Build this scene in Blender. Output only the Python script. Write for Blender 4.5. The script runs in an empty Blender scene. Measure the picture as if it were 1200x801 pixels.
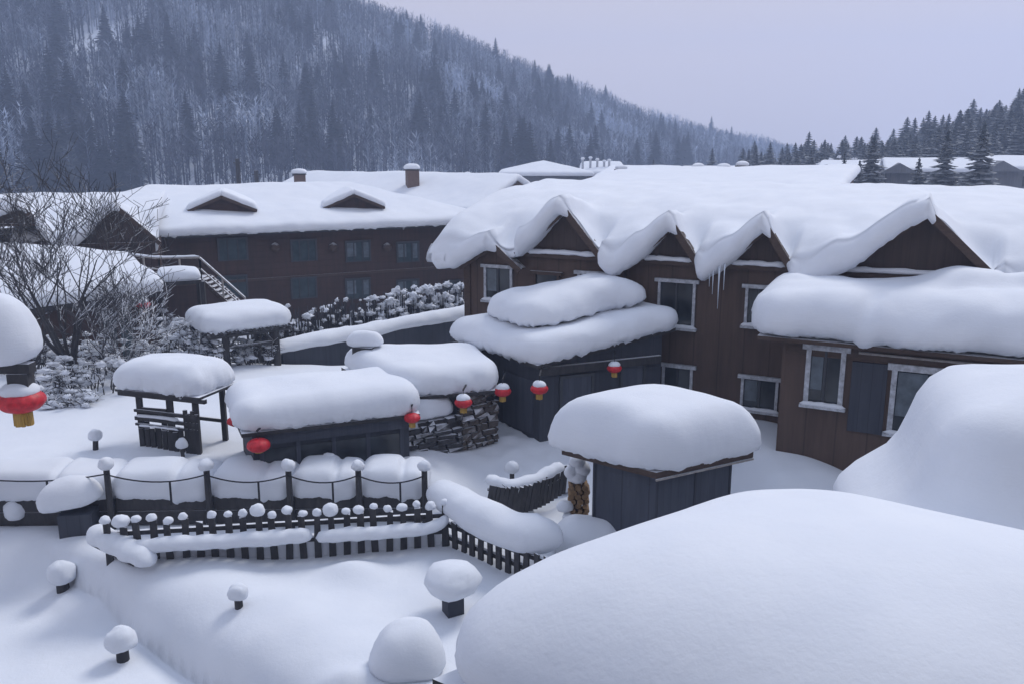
import bpy, bmesh, math, random
import numpy as np
from mathutils import Vector
random.seed(7)
RNG = np.random.default_rng(11)
S = bpy.context.scene
COL = S.collection

# ------------------------------------------------------------------ camera
CAM_H, FPX, PITCH = 10.5, 1000.0, math.radians(12.5)
cam_data = bpy.data.cameras.new('camera')
cam_data.lens = 30.0
cam_data.sensor_width = 36.0
cam_data.clip_end = 4000
cam = bpy.data.objects.new('camera', cam_data)
cam.location = (0, 0, CAM_H)
cam.rotation_euler = (math.radians(90) - PITCH, 0, 0)
COL.objects.link(cam)
S.camera = cam

# ------------------------------------------------------------------ world, sun, exposure
SUN_EL, SUN_AZ = math.radians(50), math.radians(38)      # azimuth clockwise from +Y
W = bpy.data.worlds.new('World')
S.world = W
W.use_nodes = True
wn, wl = W.node_tree.nodes, W.node_tree.links
bg = wn['Background']
bg.inputs['Strength'].default_value = 0.1
sky = wn.new('ShaderNodeTexSky')
sky.sky_type = 'NISHITA'
sky.sun_disc = False
sky.sun_elevation = SUN_EL
sky.sun_rotation = SUN_AZ
sky.dust_density = 3.0
tc = wn.new('ShaderNodeTexCoord')
sep = wn.new('ShaderNodeSeparateXYZ')
wl.new(tc.outputs['Generated'], sep.inputs[0])
ramp = wn.new('ShaderNodeValToRGB')                       # an even overcast: paler lavender low, brighter overhead
cr = ramp.color_ramp
cr.elements[0].position = 0.0
cr.elements[0].color = (0.70, 0.62, 0.60, 1)
cr.elements[1].position = 1.0
cr.elements[1].color = (0.56, 0.66, 0.86, 1)
e1 = cr.elements.new(0.10); e1.color = (0.83, 0.70, 0.64, 1)
e2 = cr.elements.new(0.30); e2.color = (0.64, 0.61, 0.66, 1)
wl.new(sep.outputs['Z'], ramp.inputs[0])
mul = wn.new('ShaderNodeVectorMath'); mul.operation = 'SCALE'
mul.inputs['Scale'].default_value = 10.8
wl.new(ramp.outputs['Color'], mul.inputs[0])
mixw = wn.new('ShaderNodeMix'); mixw.data_type = 'RGBA'
mixw.inputs['Factor'].default_value = 0.93
wl.new(sky.outputs['Color'], mixw.inputs[6])
wl.new(mul.outputs['Vector'], mixw.inputs[7])
wl.new(mixw.outputs[2], bg.inputs['Color'])

sun_data = bpy.data.lights.new('sun', 'SUN')
sun_data.energy = 1.9
sun_data.angle = math.radians(20)
sun_data.color = (1.0, 0.965, 0.93)
sun = bpy.data.objects.new('sun', sun_data)
sun.location = (0, 0, 60)
sd = Vector((math.sin(SUN_AZ) * math.cos(SUN_EL), math.cos(SUN_AZ) * math.cos(SUN_EL), math.sin(SUN_EL)))
sun.rotation_euler = (-sd).to_track_quat('-Z', 'Y').to_euler()
COL.objects.link(sun)

S.view_settings.view_transform = 'Standard'
S.view_settings.look = 'None'
S.view_settings.exposure = 0.0
S.view_settings.gamma = 1.0
S.cycles.max_bounces = 6
S.cycles.diffuse_bounces = 3
S.cycles.glossy_bounces = 2
S.cycles.transmission_bounces = 2
S.cycles.volume_bounces = 1
S.cycles.use_denoising = True

# ------------------------------------------------------------------ survey helpers (photo bearings -> real places)
def ray(px, py):
    x = (px - 600) / FPX
    y = -(py - 400.5) / FPX
    return np.array((x, math.cos(PITCH) + y * math.sin(PITCH), -math.sin(PITCH) + y * math.cos(PITCH)))
def on(px, py, z):
    r = ray(px, py); t = (z - CAM_H) / r[2]
    return np.array((r[0] * t, r[1] * t, z))
def at(px, py, D):
    r = ray(px, py); t = D / r[1]
    return np.array((r[0] * t, D, CAM_H + r[2] * t))
def px_x(px, D, z):
    d = D * math.cos(PITCH) - (z - CAM_H) * math.sin(PITCH)
    return (px - 600) / FPX * d

# ------------------------------------------------------------------ noise
_perm = np.arange(256); np.random.default_rng(3).shuffle(_perm); _perm = np.concatenate([_perm, _perm, _perm])
_grad = np.random.default_rng(4).normal(size=(256, 3)); _grad /= np.linalg.norm(_grad, axis=1)[:, None]
def noise(p):
    p = np.asarray(p, float)
    i = np.floor(p).astype(int); f = p - i; i &= 255
    u = f * f * f * (f * (f * 6 - 15) + 10)
    def g(dx, dy, dz):
        h = _perm[_perm[_perm[(i[..., 0] + dx) & 255] + ((i[..., 1] + dy) & 255)] + ((i[..., 2] + dz) & 255)]
        return (_grad[h] * (f - np.array((dx, dy, dz)))).sum(-1)
    L = lambda a, b, t: a + (b - a) * t
    x0 = L(L(g(0,0,0), g(1,0,0), u[..., 0]), L(g(0,1,0), g(1,1,0), u[..., 0]), u[..., 1])
    x1 = L(L(g(0,0,1), g(1,0,1), u[..., 0]), L(g(0,1,1), g(1,1,1), u[..., 0]), u[..., 1])
    return L(x0, x1, u[..., 2]) * 1.5
def sstep(a, b, x):
    t = np.clip((x - a) / (b - a), 0, 1)
    return t * t * (3 - 2 * t)

# ------------------------------------------------------------------ objects
def mesh_of(name, v, f, smooth=False):
    me = bpy.data.meshes.new(name)
    me.from_pydata([tuple(map(float, p)) for p in v], [], f)
    if smooth:
        me.polygons.foreach_set('use_smooth', [True] * len(me.polygons))
    me.update()
    return me
def mesh_np(name, v, f, smooth=False):
    """v (n,3), f (m,k) with constant k"""
    v = np.asarray(v, np.float32); f = np.asarray(f, np.int32)
    me = bpy.data.meshes.new(name)
    me.vertices.add(len(v)); me.vertices.foreach_set('co', v.ravel())
    k = f.shape[1]
    me.loops.add(f.size); me.loops.foreach_set('vertex_index', f.ravel())
    me.polygons.add(len(f))
    me.polygons.foreach_set('loop_start', np.arange(0, f.size, k, dtype=np.int32))
    if smooth:
        me.polygons.foreach_set('use_smooth', np.ones(len(f), bool))
    me.update(calc_edges=True)
    return me
def link(name, me, mat=None, parent=None):
    o = bpy.data.objects.new(name, me)
    COL.objects.link(o)
    if mat is not None and me is not None and not me.materials:
        me.materials.append(mat)
    if parent is not None:
        o.parent = parent
        if parent.parent is None:
            o.location = -parent.location
        # a sub-part shares its part's origin
    return o
def tag(o, label, cat, group=None):
    o['label'] = label; o['category'] = cat
    if group: o['group'] = group
    return o
def thing(name, label, cat, loc, group=None):
    o = bpy.data.objects.new(name, None)
    o.empty_display_size = 0.3
    o.location = tuple(map(float, loc))
    COL.objects.link(o)
    return tag(o, label, cat, group)
def structure(o):
    o['kind'] = 'structure'; return o

class MB:
    """collects shapes (in world coordinates) for ONE mesh"""
    def __init__(s): s.v = []; s.f = []
    def add(s, v, f):
        n = len(s.v); s.v += [tuple(p) for p in v]; s.f += [tuple(i + n for i in q) for q in f]; return s
    def hexa(s, b, t):
        """b, t: four bottom and four top corners, counter-clockwise from above"""
        return s.add(list(b) + list(t), [(3,2,1,0),(4,5,6,7),(0,1,5,4),(1,2,6,5),(2,3,7,6),(3,0,4,7)])
    def box(s, c, size, rz=0.0):
        cx, cy, cz = c; a, b, h = (q / 2 for q in size)
        co, si = math.cos(rz), math.sin(rz)
        r = lambda x, y: (cx + x * co - y * si, cy + x * si + y * co)
        P = [r(-a,-b), r(a,-b), r(a,b), r(-a,b)]
        return s.hexa([(x, y, cz - h) for x, y in P], [(x, y, cz + h) for x, y in P])
    def bar(s, p, q, w, h=None, up=(0,0,1)):
        p, q = Vector(p), Vector(q); h = h or w
        d = (q - p).normalized(); u = Vector(up)
        if abs(d.dot(u)) > .98: u = Vector((0,1,0))
        x = d.cross(u).normalized(); y = x.cross(d).normalized()
        x *= w / 2; y *= h / 2
        return s.add([p-x-y, p+x-y, p+x+y, p-x+y, q-x-y, q+x-y, q+x+y, q-x+y],
                     [(0,1,2,3),(7,6,5,4),(1,0,4,5),(2,1,5,6),(3,2,6,7),(0,3,7,4)])
    def tube(s, pts, rad, n=6, cap=True):
        pts = [Vector(p) for p in pts]
        if not hasattr(rad, '__len__'): rad = [rad] * len(pts)
        rings = []; ref = None
        for i, p in enumerate(pts):
            d = (pts[min(i+1, len(pts)-1)] - pts[max(i-1, 0)]).normalized()
            if ref is None:
                ref = d.cross(Vector((0,0,1)) if abs(d.z) < .9 else Vector((1,0,0))).normalized()
            x = (ref - d * ref.dot(d)).normalized(); ref = x; y = d.cross(x)
            rings.append([p + (x * math.cos(2*math.pi*k/n) + y * math.sin(2*math.pi*k/n)) * rad[i] for k in range(n)])
        v = [q for r in rings for q in r]; f = []
        for i in range(len(rings) - 1):
            for k in range(n):
                k2 = (k + 1) % n
                f.append((i*n+k, i*n+k2, (i+1)*n+k2, (i+1)*n+k))
        if cap: f.append(tuple(range(n-1, -1, -1))); f.append(tuple(len(v)-n+k for k in range(n)))
        return s.add(v, f)
    def lathe(s, prof, c, n=20):
        cx, cy, cz = c; v = []; f = []
        for r, z in prof:
            v += [(cx + r*math.cos(2*math.pi*k/n), cy + r*math.sin(2*math.pi*k/n), cz + z) for k in range(n)]
        for i in range(len(prof) - 1):
            for k in range(n):
                k2 = (k+1) % n; f.append((i*n+k, i*n+k2, (i+1)*n+k2, (i+1)*n+k))
        f.append(tuple(range(n-1, -1, -1))); f.append(tuple(len(v)-n+k for k in range(n)))
        return s.add(v, f)
    def build(s, name, mat, parent=None, smooth=False):
        return link(name, mesh_of(name, s.v, s.f, smooth), mat, parent)

# ------------------------------------------------------------------ materials
def mat_new(name):
    m = bpy.data.materials.new(name); m.use_nodes = True
    nt = m.node_tree; b = nt.nodes['Principled BSDF']
    return m, nt, b
def setc(sock, c): sock.default_value = (*c, 1) if len(c) == 3 else c
def N(nt, t, **kw):
    n = nt.nodes.new(t)
    for k, v in kw.items(): setattr(n, k, v)
    return n
def coords(nt, scale=(1,1,1), rz=0.0):
    g = N(nt, 'ShaderNodeNewGeometry'); m = N(nt, 'ShaderNodeMapping')
    m.inputs['Scale'].default_value = scale; m.inputs['Rotation'].default_value = (0, 0, rz)
    nt.links.new(g.outputs['Position'], m.inputs[0]); return m.outputs[0]
def tex_noise(nt, co, scale, detail=4, rough=.55):
    n = N(nt, 'ShaderNodeTexNoise'); n.inputs['Scale'].default_value = scale
    n.inputs['Detail'].default_value = detail; n.inputs['Roughness'].default_value = rough
    nt.links.new(co, n.inputs['Vector']); return n.outputs['Fac']
def ramp_of(nt, fac, stops):
    r = N(nt, 'ShaderNodeValToRGB'); c = r.color_ramp
    while len(c.elements) < len(stops): c.elements.new(.5)
    for e, (p, col) in zip(c.elements, stops): e.position = p; e.color = (*col, 1)
    nt.links.new(fac, r.inputs[0]); return r.outputs['Color']
def bump(nt, b, fac, strength=.3, dist=.02):
    n = N(nt, 'ShaderNodeBump'); n.inputs['Strength'].default_value = strength; n.inputs['Distance'].default_value = dist
    nt.links.new(fac, n.inputs['Height']); nt.links.new(n.outputs[0], b.inputs['Normal'])
def snow_dust(nt, b, col_out, lo=.35, hi=.8, sc=6.0, amount=1.0):
    """settled snow on faces that look up, broken by noise"""
    g = N(nt, 'ShaderNodeNewGeometry'); sp = N(nt, 'ShaderNodeSeparateXYZ')
    nt.links.new(g.outputs['Normal'], sp.inputs[0])
    nz = tex_noise(nt, coords(nt), sc, 3)
    a = N(nt, 'ShaderNodeMath', operation='MULTIPLY_ADD')
    nt.links.new(nz, a.inputs[0]); a.inputs[1].default_value = .8; nt.links.new(sp.outputs['Z'], a.inputs[2])
    mr = N(nt, 'ShaderNodeMapRange'); mr.inputs[1].default_value = lo + .4; mr.inputs[2].default_value = hi + .4
    mr.inputs[4].default_value = amount
    nt.links.new(a.outputs[0], mr.inputs[0])
    mx = N(nt, 'ShaderNodeMix', data_type='RGBA')
    nt.links.new(mr.outputs[0], mx.inputs['Factor']); nt.links.new(col_out, mx.inputs[6])
    mx.inputs[7].default_value = (.72, .75, .81, 1)
    nt.links.new(mx.outputs[2], b.inputs['Base Color'])

def m_snow(name, grain=.17, strata=3.2):
    m, nt, b = mat_new(name)
    co = coords(nt)
    c = ramp_of(nt, tex_noise(nt, co, .9, 3), [(.3, (.70, .735, .80)), (.7, (.745, .775, .83))])
    nt.links.new(c, b.inputs['Base Color'])
    b.inputs['Roughness'].default_value = .75
    b.inputs['Specular IOR Level'].default_value = .25
    f1 = tex_noise(nt, co, 14, 4, .65); f2 = tex_noise(nt, co, 2.2, 3)
    a = N(nt, 'ShaderNodeMath', operation='MULTIPLY_ADD'); nt.links.new(f2, a.inputs[0]); a.inputs[1].default_value = 3.0
    nt.links.new(f1, a.inputs[2])
    st = tex_noise(nt, coords(nt, (1.6,1.6,13)), 1.6, 4, .7)
    g = N(nt, 'ShaderNodeNewGeometry'); sp = N(nt, 'ShaderNodeSeparateXYZ'); nt.links.new(g.outputs['Normal'], sp.inputs[0])
    mr = N(nt, 'ShaderNodeMapRange'); mr.inputs[1].default_value = .62; mr.inputs[2].default_value = .12; mr.inputs[3].default_value = 0; mr.inputs[4].default_value = strata
    nt.links.new(sp.outputs['Z'], mr.inputs[0])
    ml = N(nt, 'ShaderNodeMath', operation='MULTIPLY_ADD'); nt.links.new(st, ml.inputs[0]); nt.links.new(mr.outputs[0], ml.inputs[1]); nt.links.new(a.outputs[0], ml.inputs[2])
    bump(nt, b, ml.outputs[0], grain, .03)
    return m
def m_wood(name, c0, c1, scale=(3,3,12), rough=.8, dust=None, bstr=.4):
    m, nt, b = mat_new(name)
    co = coords(nt, scale)
    f = tex_noise(nt, co, 1.5, 5, .6)
    c = ramp_of(nt, f, [(.3, c0), (.72, c1)])
    b.inputs['Roughness'].default_value = rough
    if dust: snow_dust(nt, b, c, *dust)
    else: nt.links.new(c, b.inputs['Base Color'])
    bump(nt, b, f, bstr, .02)
    return m
def m_wall(name, c0, c1, board=.0, horizontal=False, ang=0.0):
    """painted board cladding: broad weathering and fine board joints"""
    m, nt, b = mat_new(name)
    co = coords(nt, (1,1,1), -ang)
    f = tex_noise(nt, coords(nt, (.5,.5,.25)), 1.1, 5, .6)
    c = ramp_of(nt, f, [(.3, c0), (.7, c1)])
    st = tex_noise(nt, coords(nt, (3,3,.25)), 1.6, 4, .6)
    mx = N(nt, 'ShaderNodeMix', data_type='RGBA', blend_type='MULTIPLY'); mx.inputs['Factor'].default_value = .7
    nt.links.new(c, mx.inputs[6]); nt.links.new(ramp_of(nt, st, [(.32, (.62,.62,.66)), (.62, (1,1,1))]), mx.inputs[7])
    out = mx.outputs[2]
    if board:
        w = N(nt, 'ShaderNodeTexWave', wave_type='BANDS', wave_profile='SAW')
        w.bands_direction = 'Z' if horizontal else 'X'
        w.inputs['Scale'].default_value = .314 / board
        w.inputs['Distortion'].default_value = .12
        nt.links.new(co, w.inputs['Vector'])
        ln = ramp_of(nt, w.outputs['Fac'], [(.0, (.45,.45,.45)), (.07, (1,1,1))])
        m2 = N(nt, 'ShaderNodeMix', data_type='RGBA', blend_type='MULTIPLY'); m2.inputs['Factor'].default_value = .8
        nt.links.new(out, m2.inputs[6]); nt.links.new(ln, m2.inputs[7]); out = m2.outputs[2]
        bump(nt, b, w.outputs['Fac'], .35, .03)
    nt.links.new(out, b.inputs['Base Color'])
    b.inputs['Roughness'].default_value = .8
    return m
def m_plain(name, c, rough=.6, var=.15, sc=4, metal=0, spec=.4):
    m, nt, b = mat_new(name)
    f = tex_noise(nt, coords(nt), sc, 4)
    lo = tuple(q * (1 - var) for q in c); hi = tuple(min(1, q * (1 + var)) for q in c)
    nt.links.new(ramp_of(nt, f, [(.3, lo), (.7, hi)]), b.inputs['Base Color'])
    b.inputs['Roughness'].default_value = rough; b.inputs['Metallic'].default_value = metal
    b.inputs['Specular IOR Level'].default_value = spec
    return m
M = {}
M['snow'] = m_snow('snow')
M['ground_snow'] = m_snow('ground_snow', .2, 0.0)
M['hill_snow'] = m_plain('hill_snow', (.50,.54,.62), .9, .3, .04)
BR_ANG = math.radians(-27.4)
M['brown'] = m_wall('brown_board_wall', (.080,.052,.042), (.112,.074,.058), 0.9, False, BR_ANG)
M['brown_trim'] = m_wood('brown_trim', (.050,.032,.026), (.085,.055,.042), dust=(.55,.95,5.0,.8))
M['gable'] = m_wall('gable_boards', (.052,.036,.032), (.075,.052,.045), .25, False, BR_ANG)
M['logs'] = m_wall('dark_log_wall', (.042,.024,.021), (.070,.037,.029), .42, True)
M['darkwood'] = m_wood('dark_weathered_wood', (.022,.022,.026), (.050,.047,.050), (4,4,1.2), dust=(.35,.75,7.0))
M['fencewood'] = m_wood('fence_wood', (.026,.026,.031), (.058,.055,.058), (5,5,1.5), dust=(.30,.7,9.0))
M['panel'] = m_wall('slate_panel', (.050,.058,.082), (.074,.083,.110), .24, False, .6)
M['panel2'] = m_wall('dark_slate_panel', (.034,.039,.054), (.054,.060,.080), .30, False, -.4)
M['frame'] = m_wood('frosted_frame', (.26,.27,.30), (.62,.65,.71), (4,4,4))
M['darkframe'] = m_plain('dark_frame', (.05,.055,.065), .6)
m, nt, b = mat_new('dark_glass'); M['glass'] = m
nt.links.new(ramp_of(nt, tex_noise(nt, coords(nt, (1,1,.6)), 1.3, 2), [(.35, (.012,.015,.02)), (.7, (.05,.06,.072))]), b.inputs['Base Color'])
b.inputs['Roughness'].default_value = .12; b.inputs['Specular IOR Level'].default_value = .5
M['curtain'] = m_plain('pale_curtain', (.11,.135,.16), .35, .3, 3)
M['teal'] = m_plain('teal_pane', (.035,.055,.066), .3, .35, 2)
M['red'] = m_plain('red_lantern_cloth', (.52,.018,.03), .5, .25, 8)
M['gold'] = m_wood('gold_fringe', (.28,.17,.035), (.55,.36,.08), (40,40,2))
M['stone'] = m_wood('dark_stone', (.022,.023,.028), (.060,.058,.062), (3,3,3), dust=(.25,.7,3.5))
M['rubble'] = m_wood('brown_stone', (.045,.036,.032), (.095,.076,.064), (3,3,3), dust=(.35,.8,3.5))
M['bark'] = m_wood('bark', (.020,.020,.025), (.050,.047,.050), (6,6,2), dust=(.6,.98,9.0,.6))
M['shrubtwig'] = m_wood('frosted_twigs', (.030,.030,.037), (.075,.073,.08), (6,6,2), dust=(.15,.6,6.0,.9))
M['brick'] = m_wood('chimney_brick', (.10,.065,.055), (.17,.12,.10), (5,5,9))
M['log_end'] = m_wood('split_log', (.15,.09,.045), (.33,.21,.11), (8,8,8))
M['rope'] = m_plain('dark_rope', (.025,.025,.03), .8)
M['rail'] = m_wood('pale_rail', (.22,.20,.19), (.40,.38,.37), (4,4,4), dust=(.5,.9,6.0))
M['ice'] = m_plain('ice', (.62,.70,.80), .15, .05, 4, 0, .6)
M['greywall'] = m_wall('grey_wall', (.13,.14,.165), (.17,.18,.20))
M['tanwall'] = m_wall('tan_wall', (.15,.09,.055), (.24,.15,.09), .5, False)
m, nt, b = mat_new('conifer_needles'); M['needle'] = m
c = ramp_of(nt, tex_noise(nt, coords(nt), .8, 3), [(.3, (.014,.022,.026)), (.7, (.032,.045,.046))])
b.inputs['Roughness'].default_value = .9
snow_dust(nt, b, c, .72, 1.05, 1.2, .5)
m, nt, b = mat_new('far_conifer_needles'); M['needle_far'] = m
nt.links.new(ramp_of(nt, tex_noise(nt, coords(nt), .5, 2), [(.3, (.012,.018,.024)), (.7, (.03,.04,.045))]), b.inputs['Base Color']); b.inputs['Roughness'].default_value = .95
m, nt, b = mat_new('far_trees'); M['fartree'] = m
at_n = N(nt, 'ShaderNodeAttribute'); at_n.attribute_name = 'tone'
nt.links.new(at_n.outputs['Color'], b.inputs['Base Color']); b.inputs['Roughness'].default_value = .95

# ------------------------------------------------------------------ snow shapes
def pillow(name, parent, C, T, w=.5, lip=.3, crown=.15, amp=.12, sc=1.3, R=None, over=0.0, jag=.05, hip=0.0,
           gable=0.0, prof=None, step=.14, seed=0.0, mat=None, sag=0.0, zf=None, pw=.92):
    """a rounded body of settled snow on the quad C (front-left, front-right, back-right, back-left)"""
    C = [np.asarray(c, float) for c in C]
    a = (np.linalg.norm(C[1]-C[0]) + np.linalg.norm(C[2]-C[3])) / 4
    b_ = (np.linalg.norm(C[3]-C[0]) + np.linalg.norm(C[2]-C[1])) / 4
    ea, eb = a, b_
    a += over; b_ += over
    m_ = min(a, b_)
    if R is None: R = m_ * .55
    w = min(w, m_ * .9); R = min(max(R, w), m_ * .98)
    rings = []
    if prof is None:
        rings.append((m_ * .93, 0.0)); rings.append((w * .9, 0.0))
        zc = T * lip
        for th in np.radians([-75,-55,-35,-18,0,15,30,45,58,70,80,90]):
            c_, s_ = math.cos(th), math.sin(th)
            dd = w * (1 - c_ ** pw)
            zz = zc + (T - zc) * (s_ ** pw) if s_ >= 0 else zc - zc * (-s_) ** pw
            rings.append((dd, zz))
        n = max(5, int((m_ - w) / (step * 1.6)))
        for k in range(1, n + 1):
            q = k / n
            rings.append((w + (m_ - w) * q, T))
    else:
        dm = max(d for d, z in prof)
        rings = [(m_ * .93, 0.0), (m_ * .5, 0.0)] + [(d / dm * m_, z) for d, z in prof]
    nc = max(5, int(R * 1.57 / step)); na = max(2, int(2 * (a - R) / step)); nb = max(2, int(2 * (b_ - R) / step))
    def ring(d):
        A, B = a - d, b_ - d; r = max(min(R - d, A, B), 0.0)
        pts = []; nor = []
        cs = [(A-r, -(B-r), -90), (A-r, B-r, 0), (-(A-r), B-r, 90), (-(A-r), -(B-r), 180)]
        for q in range(4):
            cx, cy, a0 = cs[q]
            for k in range(nc):
                an = math.radians(a0 + 90 * k / (nc - 1))
                pts.append((cx + r * math.cos(an), cy + r * math.sin(an))); nor.append((math.cos(an), math.sin(an)))
            nx, ny, a1 = cs[(q + 1) % 4]
            p1 = pts[-1]; p2 = (nx + r * math.cos(math.radians(a1)), ny + r * math.sin(math.radians(a1)))
            m2 = nb if q % 2 == 0 else na
            for k in range(1, m2):
                pts.append((p1[0] + (p2[0]-p1[0]) * k / m2, p1[1] + (p2[1]-p1[1]) * k / m2)); nor.append(nor[-1])
        return np.array(pts), np.array(nor)
    V = []; nper = None
    ex = (C[1] - C[0] + C[2] - C[3]); ex[2] = 0; ex /= np.linalg.norm(ex)
    ey = (C[3] - C[0] + C[2] - C[1]); ey[2] = 0; ey /= np.linalg.norm(ey)
    for i, (d, z) in enumerate(rings):
        uv, nn = ring(d); nper = len(uv)
        U = uv[:, 0] / ea; Vv = uv[:, 1] / eb
        P = sum(np.outer(k, c) for k, c in zip(((1-U)*(1-Vv)/4, (1+U)*(1-Vv)/4, (1+U)*(1+Vv)/4, (1-U)*(1+Vv)/4), C))
        if i > 1 and crown: P[:, 2] += crown * min(1, z / max(T * .9, .01)) * np.clip(1 - (uv[:, 0] / a) ** 2, 0, 1) * np.clip(1 - (uv[:, 1] / b_) ** 2, 0, 1)
        P[:, 2] += z + hip * d + gable * (b_ - np.sqrt(uv[:, 1] ** 2 + .3 ** 2))
        if zf is not None: P[:, 2] += zf(uv[:, 0], uv[:, 1], P)
        if i > 1:
            q = P * (1 / sc) + seed * 7.31
            big = noise(q) + .45 * noise(q * 2.3 + 9)
            edge = max(0.0, 1 - max(d, 0) / min(1.3 * max(w, .05), .95 * m_)) ** 2
            hf = min(1, z / max(T * .5, .05)) if prof is None else min(1, z / .4)
            P += (np.outer(nn[:, 0], ex) + np.outer(nn[:, 1], ey)) * (amp * 1.1 * edge * big)[:, None]
            P[:, 2] += amp * hf * (noise(q * .8 + 31) + .3 * noise(q * 2.1 + 5))
            if z < T * .75 and prof is None:
                k = 1 - z / (T * .75)
                P[:, 2] -= jag * k * (np.abs(noise(P * 2.3 + seed)) * 1.5 + np.abs(noise(P * 6.1 + seed)) * 1.0 + np.abs(noise(P * 13. + seed)) * .55)
                P += (np.outer(nn[:, 0], ex) + np.outer(nn[:, 1], ey)) * (jag * k * (.5 * noise(P * 4.3 + 17) + .45 * noise(P * 11. + 3)))[:, None]
            if sag: P[:, 2] -= sag * edge * (.6 + .8 * noise(P * .5 + seed + 3))
        V.append(P)
    V = np.concatenate(V); f = []
    idx = np.arange(nper); nx = (idx + 1) % nper
    for i in range(len(rings) - 1):
        f.append(np.stack([i*nper+idx, i*nper+nx, (i+1)*nper+nx, (i+1)*nper+idx], 1))
    me = mesh_np(name, V, np.concatenate(f), True)
    bm = bmesh.new(); bm.from_mesh(me); bmesh.ops.remove_doubles(bm, verts=bm.verts, dist=.004); bm.to_mesh(me); bm.free()
    me.polygons.foreach_set('use_smooth', np.ones(len(me.polygons), bool))
    return link(name, me, mat or M['snow'], parent)

def spline(pts, n):
    pts = [np.asarray(p, float) for p in pts]
    P = [2 * pts[0] - pts[1]] + pts + [2 * pts[-1] - pts[-2]]
    out = []
    for i in range(1, len(P) - 2):
        for k in range(n):
            t = k / n
            out.append(.5 * (2*P[i] + (P[i+1]-P[i-1]) * t + (2*P[i-1]-5*P[i]+4*P[i+1]-P[i+2]) * t*t + (3*P[i]-P[i-1]-3*P[i+1]+P[i+2]) * t**3))
    out.append(pts[-1]); return np.array(out)
def roll(name, parent, pts, r, hz=.8, amp=.06, sc=.7, seed=0.0, n=14, sub=10, mat=None, flat=.6):
    """a long roll of snow lying on a rail or wall; r may be a list along pts"""
    P = spline(pts, sub)
    rr = np.interp(np.linspace(0, 1, len(P)), np.linspace(0, 1, len(r)), r) if hasattr(r, '__len__') else np.full(len(P), r)
    d = np.gradient(P, axis=0); L = np.concatenate([[0], np.cumsum(np.linalg.norm(np.diff(P, axis=0), axis=1))])
    V = []
    for i in range(len(P)):
        t = d[i].copy(); t[2] = 0; t /= max(np.linalg.norm(t), 1e-6); sx = np.array((t[1], -t[0], 0))
        e = min(L[i], L[-1] - L[i]) / rr[i]
        k = math.sqrt(max(0.0, 1 - (1 - min(e, 1)) ** 2)) if e < 1 else 1.0
        k = max(k, .03)
        for j in range(n):
            an = 2 * math.pi * j / n; s_ = math.sin(an)
            V.append(P[i] + sx * math.cos(an) * rr[i] * k + np.array((0, 0, s_ * rr[i] * hz * k * (1 if s_ > 0 else flat))))
    V = np.array(V)
    V += (V - np.repeat(P, n, 0)) / rr.mean() * (amp * (noise(V / sc + seed) + .5 * noise(V * 2.6 / sc + seed)))[:, None]
    f = []
    for i in range(len(P) - 1):
        for j in range(n): f.append((i*n+j, i*n+(j+1) % n, (i+1)*n+(j+1) % n, (i+1)*n+j))
    return link(name, mesh_np(name, V, f, True), mat or M['snow'], parent)
_BALL = {}
def ball_mesh(seed=0, nu=20, nv=12):
    if seed not in _BALL:
        V = []
        for i in range(nv + 1):
            th = math.pi * i / nv - math.pi / 2
            for j in range(nu):
                an = 2 * math.pi * j / nu
                V.append((math.cos(th)*math.cos(an), math.cos(th)*math.sin(an), math.sin(th)))
        V = np.array(V); V *= (1 + .16 * noise(V * 1.2 + seed * 3.7) + .08 * noise(V * 2.9 + seed))[:, None]
        V[:, 2] = np.where(V[:, 2] < -.55, -.55 + (V[:, 2] + .55) * .4, V[:, 2])
        f = [(i*nu+j, i*nu+(j+1) % nu, (i+1)*nu+(j+1) % nu, (i+1)*nu+j) for i in range(nv) for j in range(nu)]
        me = mesh_np('snow_ball', V, f, True); me.materials.append(M['snow']); _BALL[seed] = me
    return _BALL[seed]
def ball(name, parent, c, r, sq=.85, seed=None):
    """a snow ball that sits at c (its centre)"""
    seed = random.randrange(12) if seed is None else seed
    o = bpy.data.objects.new(name, ball_mesh(seed)); COL.objects.link(o)
    c = Vector(tuple(map(float, c)))
    if parent is not None:
        o.parent = parent
        if parent.parent is None: c = c - parent.location      # parts keep the world's origin
    o.location = c; o.scale = (r * random.uniform(.92,1.12), r * random.uniform(.92,1.1), r * sq * random.uniform(.85,1.1)); o.rotation_euler = (0, 0, random.uniform(0, 6.28))
    return o

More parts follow.
